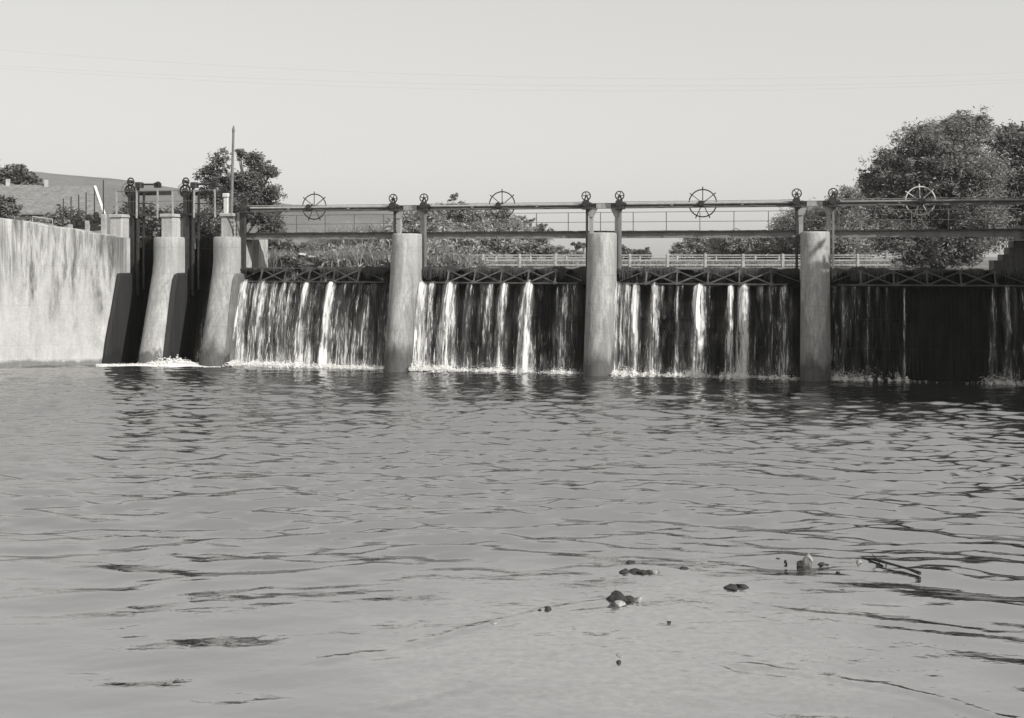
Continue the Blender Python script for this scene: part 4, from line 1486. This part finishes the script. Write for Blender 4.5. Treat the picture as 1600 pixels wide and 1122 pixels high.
tree('distant_tree', [(972, 388, 8), (980, 394, 8), (966, 396, 8)], 200, 2500, 0.4, M['leaf_dark'], 'small dark distant tree beside the middle pier', 'tree', 'distant trees on the horizon')
tree('distant_tree', [(994, 397, 8), (1005, 397, 9), (1012, 399, 6)], 210, 2500, 0.4, M['leaf_dark'], 'low dark distant tree standing alone under the footbridge', 'tree', 'distant trees on the horizon')
tree('distant_tree', [(905, 384, 5), (895, 381, 3)], 190, 900, 0.4, M['leaf_dark'], 'tiny dark tree on the fading hill slope', 'tree', 'distant trees on the horizon')
tree('distant_tree', [(912, 384, 3)], 196, 500, 0.4, M['leaf_dark'], 'tiniest dark shrub on the hill slope beside the middle pier', 'tree', 'distant trees on the horizon')
# hill B bushes
hb = [
    ('shrub', [(675, 350, 16), (690, 362, 20), (720, 366, 20), (750, 362, 20), (742, 338, 12), (775, 372, 18)], 134, 16000, 'leaf_pale', 'broad thicket covering the hill just under the crest behind the second gate'),
    ('shrub', [(800, 362, 16), (822, 368, 14), (845, 374, 12), (800, 378, 14), (790, 330, 8)], 136, 10000, 'leaf_pale', 'thicket on the falling slope between the second handwheel and the middle pier'),
    ('shrub', [(640, 345, 16), (655, 360, 18), (625, 368, 16), (668, 335, 12)], 128, 10000, 'leaf_pale', 'thicket on the slope showing on both sides of the first tall pier'),
    ('shrub', [(690, 340, 20), (715, 330, 18), (735, 345, 22), (705, 355, 22)], 138, 9000, 'leaf_mid', 'dark thicket on the hill crest above the second gate'),
    ('shrub', [(765, 345, 18), (785, 340, 16), (800, 350, 14), (770, 362, 20)], 140, 8000, 'leaf_pale', 'thicket on the hill under the second handwheel'),
    ('shrub', [(706, 310, 7), (712, 304, 4), (702, 318, 6)], 142, 500, 'leaf_pale', 'wispy sapling poking above the top beam'),
    ('shrub', [(690, 385, 22), (720, 380, 22), (680, 365, 16)], 100, 9000, 'leaf_pale', 'bush beside the first tall pier under the footbridge'),
    ('shrub', [(755, 385, 20), (785, 380, 18), (770, 370, 14)], 104, 8000, 'leaf_pale', 'bush behind the start of the white fence'),
    ('shrub', [(815, 390, 14), (838, 392, 12), (800, 384, 12), (860, 394, 9)], 112, 6000, 'leaf_mid', 'low dark bushes behind the white fence at the hill foot'),
    ('shrub', [(815, 340, 5), (832, 345, 4), (850, 352, 5), (822, 352, 8), (842, 358, 8), (862, 362, 6)], 144, 2400, 'leaf_pale', 'scrub thinning out down the hill crest'),
    ('shrub', [(870, 394, 10), (890, 396, 8), (905, 397, 6)], 130, 3000, 'leaf_pale', 'low scrub at the hill foot beside the middle pier'),
]
for nm, lobes, Y, n, mt, lab in hb:
    tree(nm, lobes, Y, n, 0.22, M[mt], lab, 'shrub', 'shrubs on the hill and bank', limbs=False, clump=0.18)
# left side
tree('broadleaf_tree', [(10, 275, 14), (28, 270, 14), (45, 278, 12), (62, 284, 8), (-15, 270, 18)], 120, 9000, 0.25, M['leaf_dark'], 'dark trees behind the long tiled roof', 'tree', None, trunk_r=0.15, base=(25, 9.0))
tree('shrub', [(5, 318, 15), (18, 325, 12), (-10, 330, 20), (10, 338, 10)], 66, 6000, 0.14, M['leaf_dark'], 'dark shrub hanging over the wall at the frame edge', 'shrub', 'shrubs on the left bank', limbs=False)
tree('shrub', [(88, 340, 12), (102, 330, 10), (95, 350, 12)], 65, 4000, 0.13, M['leaf_mid'], 'shrub behind the pipe rail', 'shrub', 'shrubs on the left bank', limbs=False)
tree('shrub', [(122, 335, 10), (130, 345, 12), (140, 350, 12)], 66, 4000, 0.13, M['leaf_mid'], 'shrub behind the small intake hoist', 'shrub', 'shrubs on the left bank', limbs=False)
tree('shrub', [(45, 350, 12), (62, 352, 12), (25, 348, 12)], 63, 4000, 0.12, M['leaf_mid'], 'low weeds and brush along the wall top', 'shrub', 'shrubs on the left bank', limbs=False)
tree('shrub', [(215, 335, 22), (240, 340, 22), (225, 360, 18), (255, 355, 20), (200, 350, 14)], 82, 11000, 0.17, M['leaf_mid'], 'bushes seen through the platform rails of the small sluices', 'shrub', 'shrubs on the left bank', limbs=False)
tree('shrub', [(290, 345, 22), (310, 350, 22), (330, 360, 20), (280, 365, 20)], 80, 11000, 0.17, M['leaf_dark'], 'dark bushes behind the second small sluice', 'shrub', 'shrubs on the left bank', limbs=False)
tree('shrub', [(420, 385, 16), (440, 395, 16), (415, 402, 14), (455, 390, 14), (480, 388, 12)], 76, 9000, 0.15, M['leaf_dark'], 'dark shrubs behind the pale concrete block', 'shrub', 'shrubs on the left bank', limbs=False)

# reeds
def reeds(name, px0, px1, Y0, Y1, zb, h, n, mat, label):
    Y = rng.uniform(Y0, Y1, n); px = rng.uniform(px0, px1, n)
    x = (px - 800) / F * Y
    hh = h * rng.uniform(0.55, 1.2, n) * (1 + 0.5 * fbm(x, Y, 1.5, 4))
    lean = rng.normal(0, 0.22, (n, 2)) * hh[:, None]
    w_ = rng.uniform(0.012, 0.035, n)
    a = rng.uniform(0, math.pi, n)
    wx = np.cos(a) * w_; wy = np.sin(a) * w_
    p0 = np.stack([x - wx, Y - wy, np.full(n, zb)], -1); p1 = np.stack([x + wx, Y + wy, np.full(n, zb)], -1)
    m0 = np.stack([x - wx + lean[:, 0] * .4, Y - wy + lean[:, 1] * .4, zb + hh * .6], -1)
    m1 = np.stack([x + wx + lean[:, 0] * .4, Y + wy + lean[:, 1] * .4, zb + hh * .6], -1)
    tp = np.stack([x + lean[:, 0] * 1.3, Y + lean[:, 1] * 1.3, zb + hh], -1)
    tp2 = tp + np.array([0.005, 0, 0])
    V = np.stack([p0, p1, m1, m0, tp2, tp], 1).reshape(-1, 3)
    i = np.arange(n)[:, None] * 6
    Fq = np.concatenate([i + np.array([0, 1, 2, 3]), i + np.array([3, 2, 4, 5])])
    o = npmesh(name, V, Fq, mat)
    tag(o, label, 'reeds', None, 'stuff')


def undergrowth(name, px0, px1, Y0, Y1, zb, h, n, size, mat, label):
    cs = []; rs = []
    for _ in range(70):
        Y = rng.uniform(Y0, Y1); px = rng.uniform(px0, px1)
        f = (Y - Y0) / (Y1 - Y0)
        hh = h * (0.45 + 0.65 * f) * rng.uniform(0.5, 1.2) * np.interp(px, [400, 470, 540, 610, 660, 740], [0.45, 0.5, 0.95, 1.25, 1.25, 0.6])
        cs.append(((px - 800) / F * Y, Y, zb + hh * 0.55)); rs.append((0.6, 0.6, hh * 0.55))
    V, Fq = leaf_cloud(cs, rs, n, size, flat=1.3, aspect=4.0, clump=0.3)
    tag(npmesh(name, V, Fq, mat), label, 'undergrowth', None, 'stuff')


undergrowth('undergrowth', 398, 618, 60, 66, 4.0, 1.7, 42000, 0.17, M['reed'], 'pale bushy undergrowth on the bank behind the first big gate')
undergrowth('undergrowth', 655, 740, 60, 66, 4.0, 1.5, 18000, 0.17, M['reed'], 'pale bushy undergrowth on the bank behind the second gate')
reeds('reeds', 395, 612, 59.6, 66, 4.0, 1.1, 9000, M['reed'], 'reed bed on the bank behind the first big gate')
reeds('reeds', 655, 735, 60, 70, 4.0, 1.0, 5000, M['reed'], 'reed bed behind the second gate')
reeds('bank_grass', 500, 620, 66, 70, 4.05, 2.0, 9000, M['reed'], 'tall pale brush above the reed bed beside the first tall pier')
reeds('bank_grass', 720, 1420, 93, 99, 4.05, 0.55, 16000, M['reed'], 'rough grass along the white fence')

# white pale rocks among the reeds
def rock(name, loc, sx, sy, sz, mat, label, group=None, seed=0, cat='rock'):
    r = np.random.default_rng(seed)
    import bmesh
    bm = bmesh.new(); bmesh.ops.create_icosphere(bm, subdivisions=2, radius=1.0)
    planes = []
    for _ in range(9):
        d = r.normal(size=3); d /= np.linalg.norm(d); planes.append((d, r.uniform(0.38, 0.85)))
    for v in bm.verts:
        c = np.array(v.co)
        for d, h in planes:
            q = c.dot(d)
            if q > h: c = c - d * (q - h) * 0.9
        c = c * (1 + 0.09 * r.normal()) + np.array([0.12 * math.sin(c[2] * 3 + seed), 0, 0])
        v.co = (c[0] * sx, c[1] * sy, c[2] * sz)
    me = bpy.data.meshes.new(name); bm.to_mesh(me); bm.free()
    me.materials.append(mat)
    o = bpy.data.objects.new(name, me); C.objects.link(o); o.location = loc
    o.rotation_euler = (0, 0, r.uniform(0, 6))
    tag(o, label, cat, group)
    return o


md = rock('grassy_mound', at(474, 416, 60.0), 1.05, 0.7, 0.52, M['mound'], 'low grassy mound carrying the pale boulders behind the first gate', None, 77, 'mound')
V_, F_ = leaf_cloud([at(474, 412, 60.0), at(455, 412, 60.0), at(495, 412, 60.0)], [(0.7, 0.6, 0.4)] * 3, 4000, 0.12, aspect=3.5)
tag(npmesh('undergrowth', V_, F_, M['leaf_mid']), 'leafy weeds around the grassy mound', 'undergrowth', None, 'stuff')
for i, (px, py, sx, sz, lab) in enumerate([(471, 398, 0.24, 0.16, 'whitest pale boulder among the reeds'), (485, 402, 0.33, 0.15, 'long pale boulder among the reeds'), (458, 403, 0.16, 0.12, 'small pale boulder at the edge of the reeds')]):
    rock('pale_boulder', at(px, py, 59.7), sx, 0.3, sz * 0.7, M['block'], lab, 'pale boulders in the reed bed', 40 + i)

# ================================================================== WHITE FENCE ALONG THE ROAD
def fence(name, px0, px1, Y, posts, zt, label, mat, zg=4.05, pw__=0.13):
    x0 = (px0 - 800) / F * Y; x1 = (px1 - 800) / F * Y
    root = empty(name, (x0, Y, zg))
    mb = MB()
    for z, hh in zt:
        mb.box(0, x1 - x0, -0.04, 0.04, z - zg - hh / 2, z - zg + hh / 2, 0.01)
    recalc(mb.build('rail', mat, root))
    for px in posts:
        xx = (px - 800) / F * Y - x0
        mb = MB(); mb.box(xx - pw__, xx + pw__, -0.10, 0.10, 0, zt[0][0] - zg + 0.10, 0.03)
        recalc(mb.build('post', mat, root))
    tag(root, label, 'fence')


fence('concrete_fence', 722, 1392, 92, [755, 812, 868, 928, 984, 1043, 1102, 1161, 1223, 1286, 1340], [(5.07, 0.08), (4.66, 0.09), (4.28, 0.10)],
      'nearer white post and rail fence beyond the weir', M['fence'], pw__=0.11)
fence('concrete_fence', 730, 1372, 101, [775, 829, 885, 940, 1000, 1058, 1119, 1180, 1217, 1275], [(4.88, 0.06), (4.60, 0.06), (4.33, 0.07)],
      'farther, lower and thinner white fence beyond the weir', M['rail_far'] if 'rail_far' in M else M['block'], pw__=0.08)

# ================================================================== PERSON
def person(px, Y, zg, label):
    X = (px - 800) / F * Y
    import bmesh
    me = bpy.data.meshes.new('person')
    pts = {'pel': (0, 0, .90), 'wst': (0.01, 0, 1.05), 'chs': (0.04, 0, 1.28), 'nck': (0.06, 0, 1.44), 'hd0': (0.08, 0, 1.54), 'hd1': (0.085, 0, 1.66),
           'ls': (0.03, .17, 1.38), 'le': (-0.10, .2, 1.12), 'lh': (0.02, .2, .90), 'lf': (0.06, .2, .82),
           'rs': (0.05, -.17, 1.38), 're': (0.08, -.21, 1.10), 'rh': (0.27, -.2, 1.0), 'rf': (0.34, -.2, .98),
           'lk': (0.14, .09, .5), 'la': (0.12, .09, .09), 'lt': (0.26, .09, .03), 'rk': (-.06, -.09, .48), 'ra': (-.24, -.09, .13), 'rt': (-.14, -.09, .03)}
    rad = dict(pel=.145, wst=.125, chs=.15, nck=.055, hd0=.085, hd1=.09, ls=.06, le=.043, lh=.03, lf=.028, rs=.06, re=.043, rh=.03, rf=.028,
               lk=.065, la=.042, lt=.035, rk=.065, ra=.042, rt=.035)
    ed = [('pel', 'wst'), ('wst', 'chs'), ('chs', 'nck'), ('nck', 'hd0'), ('hd0', 'hd1'), ('chs', 'ls'), ('ls', 'le'), ('le', 'lh'), ('lh', 'lf'), ('chs', 'rs'), ('rs', 're'),
          ('re', 'rh'), ('rh', 'rf'), ('pel', 'lk'), ('lk', 'la'), ('la', 'lt'), ('pel', 'rk'), ('rk', 'ra'), ('ra', 'rt')]
    ks = list(pts)
    me.from_pydata([pts[k] for k in ks], [(ks.index(a), ks.index(b)) for a, b in ed], [])
    o = bpy.data.objects.new('person', me); C.objects.link(o)
    sk = o.modifiers.new('skin', 'SKIN'); sk.use_smooth_shade = True
    for i, k in enumerate(ks):
        me.skin_vertices[0].data[i].radius = (rad[k], rad[k])
        me.skin_vertices[0].data[i].use_root = (k == 'pel')
    sb = o.modifiers.new('sub', 'SUBSURF'); sb.levels = 2; sb.render_levels = 2
    me.materials.append(M['cloth'])
    o.location = (X, Y, zg)
    mb = MB()
    mb.loft([[(0.08 + r_ * math.cos(a) * 1.05, r_ * math.sin(a), z) for a in [k * math.pi / 6 for k in range(12)]] for r_, z in ((.10, 1.62), (.115, 1.68), (.09, 1.75), (.03, 1.78))])
    recalc(mb.build('hair', M['hair'], o, smooth=True))
    mb = MB()
    mb.box(0.20, 0.42, -.26, -.14, 0.80, 1.0, 0.03)
    recalc(mb.build('bundle', M['cloth_pale'], o))
    tag(o, label, 'person')


person(1144, 150, 4.1, 'person in dark clothes walking with a pale bundle behind the white fence')

# ================================================================== LEFT BANK DETAILS
# long tiled house
hs = empty('tiled_house', at(150, 345, 78), R(20))
hx = lambda px: (px - 150) / F * 78
hz = lambda py: (345 - py) / F * 78
mb = MB()
x0, x1 = hx(-260), hx(147)
ridge_z = hz(291)
ev_y = -4.6
V0 = []
# roof slab facing the river and the far slope
mb.loft([[(x0, 0, ridge_z), (x0, ev_y, 0.35), (x0, ev_y, 0.22), (x0, 0, ridge_z - 0.16)],
         [(x1, 0, ridge_z), (x1 + 0.55, ev_y, 0.35), (x1 + 0.55, ev_y, 0.22), (x1, 0, ridge_z - 0.16)]])
mb.loft([[(x0, 0.01, ridge_z), (x0, 4.6, 0.35), (x0, 4.6, 0.22), (x0, 0.01, ridge_z - 0.16)],
         [(x1, 0.01, ridge_z), (x1, 4.6, 0.35), (x1, 4.6, 0.22), (x1, 0.01, ridge_z - 0.16)]])
rf = recalc(mb.build('roof', M['tile'], hs))
for px in (24, 78):
    mb = MB(); mb.box(hx(px) - 0.13, hx(px) + 0.13, -0.3, 0.15, ridge_z - 0.3, ridge_z + 0.35)
    recalc(mb.build('chimney', M['fence'], rf))
mb = MB()
mb.bar((x1 + 0.06, -0.2, ridge_z - 0.02), (x1 + 0.62, ev_y, 0.30), 0.16, 0.10)
recalc(mb.build('verge_board', M['white'], rf))
mb = MB(); mb.box(x0 + 0.2, x1 - 0.2, ev_y + 0.5, 4.1, -1.5, 0.5)
mb.add([(x1 - 0.2, ev_y + 0.5, 0.5), (x1 - 0.2, 4.1, 0.5), (x1 - 0.2, 0, ridge_z - 0.3)], [(0, 1, 2)])
recalc(mb.build('wall', M['plaster'], hs))
tag(hs, 'long low house with a grey tiled roof and white verge above the retaining wall', 'house')

# pipe rail on the wall top
mb = MB()
a = at(51, 350, 55.5); b_ = at(82, 354, 55.5)
mb.tube([at(51, 353, 55.5), at(51, 338.5, 55.5), at(82, 343, 55.5), at(82, 357, 55.5)], 0.035, 6)
o = recalc(mb.build('pipe_rail', M['steel_pale'])); tag(o, 'short pale pipe rail on top of the retaining wall', 'railing')

# intake hoist
ih = empty('intake_hoist', at(138, 366, 60))
ix = lambda px: (px - 138) / F * 60
iz = lambda py: (366 - py) / F * 60
for px, yt, yb_ in ((112, 351, 362), (138, 345, 368), (163, 335, 372)):
    mb = MB(); mb.box(ix(px) - 0.12, ix(px) + 0.12, -0.2, 0.1, iz(yb_), iz(yt), 0.02)
    recalc(mb.build('pillar', M['fence'], ih))
mb = MB()
mb.bar((ix(113), 0, iz(356)), (ix(163), 0, iz(344)), 0.16, 0.32)
mb.bar((ix(113), 0, iz(362)), (ix(163), 0, iz(356)), 0.2, 0.2)
recalc(mb.build('machinery_beam', M['iron'], ih))
for px, py in ((116.5, 345), (126, 343), (140, 340), (152, 336)):
    mb = MB(); mb.ring((ix(px), -0.15, iz(py)), 0.12, 0.045, 18, 6); mb.disc((ix(px), -0.15, iz(py)), 0.06, 0.2, 10)
    mb.box(ix(px) - 0.1, ix(px) + 0.1, -0.18, 0.05, iz(py) - 0.32, iz(py) - 0.08)
    recalc(mb.build('gear_wheel', M['iron'], ih))
tag(ih, 'row of black gear wheels between three white pillars on the bank by the retaining wall', 'intake hoist')
order = ['shortest', 'second shortest', 'third shortest', 'third tallest', 'second tallest', 'tallest']
for i, (px, t0, t1) in enumerate([(99, 310, 350), (111, 307, 348), (123, 304, 345), (134.5, 301, 343), (147.5, 297, 338), (161.5, 281, 326)]):
    mb = MB(); Yp = 64 - i * 0.8
    p = at(px, t1, Yp)
    hgt = (t1 - t0) / F * Yp
    mb.tube([(0, 0, -0.6), (0, 0, hgt)], [0.04, 0.03], 6)
    o = recalc(mb.build('rack_pole', M['steel_dark'], loc=p))
    tag(o, order[i] + ' dark upright pole in the row above the intake hoist', 'pole', 'dark poles rising from the intake hoist')

# power lines
for i, (pl, pm, pr, lab) in enumerate([((-40, 75), (800, 120), (1640, 112), 'topmost'), ((-40, 100), (800, 133), (1640, 123), 'second'), ((-40, 104), (800, 141), (1640, 127), 'lowest')]):
    Yw = 95 + i * 1.2
    pts = []
    a, m_, c = at(*pl, Yw), at(*pm, Yw), at(*pr, Yw)
    for k in range(33):
        t = k / 32 * 2.6 - 0.8
        # quadratic through the three points
        z = a.z * (t - .5) * (t - 1) * 2 + m_.z * (-4) * t * (t - 1) + c.z * 2 * t * (t - .5)
        pts.append((a.x + (c.x - a.x) * t, Yw, z))
    mb = MB(); mb.tube(pts, 0.005, 4)
    o = mb.build('power_line', M['wire']); tag(o, lab + ' of the faint overhead wires crossing the sky', 'wire', 'overhead wires')

# lamp
lp = empty('street_lamp', at(1612, 420, 62))
lx = lambda px: (px - 1612) / F * 62
lz = lambda py: (420 - py) / F * 62
mb = MB(); mb.tube([(0, 0, -1), (0, 0, lz(188))], 0.07, 8); mb.tube([(0, 0, lz(190)), (lx(1595), 0, lz(190))], 0.03, 6)
recalc(mb.build('pole', M['steel_dark'], lp))
mb = MB()
cx = lx(1598)
mb.tube([(cx, 0, lz(189)), (cx, 0, lz(196)), (cx, 0, lz(199)), (cx, 0, lz(203)), (cx, 0, lz(205))], [0.02, 0.06, 0.1, 0.26, 0.22], 12)
recalc(mb.build('lamp_shade', M['iron'], lp))
tag(lp, 'street lamp with a bell shade hanging beside the dark tree at the frame edge', 'street lamp')

# ================================================================== NEAR STONES IN THE SHALLOWS
def wpt(px, py):
    Yq = CAMZ * F / (py - 400)
    return Vector(((px - 800) / F * Yq, Yq, 0)), Yq / F


G = 'stones breaking the surface of the shallows'
stones = [
    (1261, 880, 13, 18, 'rock_pale', 'largest pale pointed stone standing out of the shallows'),
    (1249, 881, 7, 7, 'rock', 'dark stone leaning against the largest pale pointed stone'),
    (964, 937, 20, 14, 'rock', 'largest dark lump of the stone cluster in the shallows'),
    (966, 946, 12, 8, 'rock_pale', 'bright pale stone in front of the largest dark lump'),
    (985, 938, 12, 9, 'rock', 'dark stone between the largest dark lump and a pale stone'),
    (997, 939, 9, 7, 'rock_pale', 'pale flat topped stone at the end of the dark cluster'),
    (978, 894, 11, 5, 'rock', 'dark stone at the start of the long low row of stones'),
    (990, 894, 12, 5, 'rock', 'second dark stone along the low row of stones'),
    (1003, 895, 11, 5, 'rock', 'third stone along the low row, between dark ones'),
    (1014, 895, 9, 5, 'rock', 'fourth stone of the low row beside the pale ones'),
    (1023, 895, 9, 5, 'rock_pale', 'pale stone ending the low row'),
    (1031, 893, 4, 4, 'rock_pale', 'pale pebble just past the end of the low row'),
    (985, 880, 9, 4, 'rock', 'flat stone above the low row of stones'),
    (1068, 890, 8, 6, 'rock', 'single low stone beside the long row'),
    (1138, 920, 18, 6, 'rock', 'long dark stone lying low like a turtle in the shallows'),
    (1158, 919, 11, 6, 'rock', 'rounder stone touching the long dark low one'),
    (1216, 874, 5, 4, 'rock', 'tiny stone before the largest pale pointed stone'),
    (1228, 880, 3, 5, 'rock', 'narrow upright stone before the largest pale pointed stone'),
    (1283, 882, 6, 4, 'rock', 'small dark stone just past the largest pale pointed stone'),
    (1292, 883, 4, 3, 'rock', 'smallest dark stone past the largest pale pointed stone'),
    (1342, 880, 6, 5, 'rock_pale', 'round pale stone next to the floating branch'),
    (1309, 895, 5, 3, 'rock', 'low stone between the round pale stone and the pointed one'),
    (855, 953, 7, 5, 'rock', 'dark stone on the ripple line before the stone cluster'),
    (843, 955, 5, 3, 'rock', 'tiny stone beside the dark stone on the ripple line'),
    (967, 1023, 4, 5, 'rock_pale', 'small white stone standing nearest to the bank'),
    (966, 1036, 6, 4, 'rock', 'dark low stone under the small white stone'),
    (1255, 929, 5, 2, 'rock', 'flat dark stone beyond the turtle shaped one'),
    (1315, 923, 5, 2, 'rock', 'flat dark stone farther beyond the turtle shaped one'),
    (1045, 972, 4, 2, 'rock', 'dark speck of stone between the cluster and the bank'),
    (773, 974, 8, 2.5, 'rock_pale', 'pale wave washed stone on the ripple line'),
]
for i, (px, py, rx, rz_, mt, lab) in enumerate(stones):
    p, k = wpt(px, py)
    o = rock('stone', (p.x, p.y, rz_ * k * 0.18), rx * k, rx * k * 1.0, rz_ * k * 0.95, M[mt], lab, G, 100 + i, 'stone')
    o.rotation_euler = (0, 0, 0)

# floating branch
a, k = wpt(1346, 874); b_, _ = wpt(1437, 899)
mb = MB()
d = b_ - a
pts = [a + d * t + Vector((0.02 * math.sin(t * 9), 0, 0.03 + 0.03 * math.sin(t * 3.1))) for t in (0, .15, .3, .45, .6, .8, 1)]
mb.tube(pts, [0.010, 0.016, 0.026, 0.022, 0.018, 0.020, 0.03], 7)
kp = a + d * 0.33
mb.tube([kp + Vector((0, 0, 0.03)), kp + Vector((-0.08, 0.05, 0.12)), kp + Vector((-0.12, 0.05, 0.16))], [0.016, 0.010, 0.004], 6)
mb.tube([kp + Vector((0.1, -.03, 0.03)), kp + Vector((0.02, -0.1, 0.08))], [0.010, 0.004], 6)
o = recalc(mb.build('branch', M['rock'])); tag(o, 'thin dark branch sticking out of the water beside the stones', 'branch')

# ================================================================== TREES ON THE RIGHT BANK (their shade falls across the last gate)
def bank_tree(X, Y, z0, H, r, n, label):
    root = empty('bank_tree', (X, Y, z0))
    cs = []; rs = []
    for k in range(14):
        a = k * 2.4; q = (0.15 + 0.55 * (k % 4) / 3) * r
        cs.append((q * math.cos(a), q * math.sin(a), H * (0.12 + 0.70 * (k / 13)))); rs.append(r * random.uniform(0.42, 0.58))
    V, Fq = leaf_cloud(cs, rs, n, 0.34, clump=0.25)
    npmesh('crown', V, Fq, M['leaf_dark'], root)
    mb = MB(); mb.tube([(0, 0, -0.5), (0.1, 0, H * 0.3), (0, 0.1, H * 0.7)], [0.35, 0.28, 0.1], 8)
    for c in cs[:8]:
        mb.tube([(0.05, 0, H * 0.28), Vector(c) * 0.6, c], [0.16, 0.1, 0.03], 6)
    recalc(mb.build('trunk', M['trunk'], root))
    tag(root, label, 'tree', 'trees on the near right bank')


SHADE = [(24.4, 36.6, 8.0, 4.2, 80000, 'tall dense tree standing on the bank beside the right abutment'),
         (30.0, 30.5, 8.5, 4.2, 16000, 'second tree along the near right bank, behind the one at the abutment'),
         (33.5, 21.0, 8.0, 4.0, 12000, 'tree standing on the right bank nearest to the photographer')]
for i, (X, Y, H, r, n, lab) in enumerate(SHADE):
    bank_tree(X, Y, 6.0, H, r, n, lab)

# ================================================================== HAZE
mb = MB()
mb.box(-2300, 2300, -1300, 1300, -2.6, 46)
hz_m = bpy.data.materials.new('haze_air'); hz_m.use_nodes = True
t_ = hz_m.node_tree; t_.nodes.clear()
ho = t_.nodes.new('ShaderNodeOutputMaterial'); pv = t_.nodes.new('ShaderNodeVolumePrincipled')
pv.inputs['Color'].default_value = (0.93, 0.925, 0.91, 1)
pv.inputs['Density'].default_value = 0.00016
pv.inputs['Anisotropy'].default_value = 0.3
t_.links.new(pv.outputs[0], ho.inputs['Volume'])
hb_ = mb.build('haze', hz_m)
tag(hb_, 'thin pale haze lying over the hills', kind='stuff')
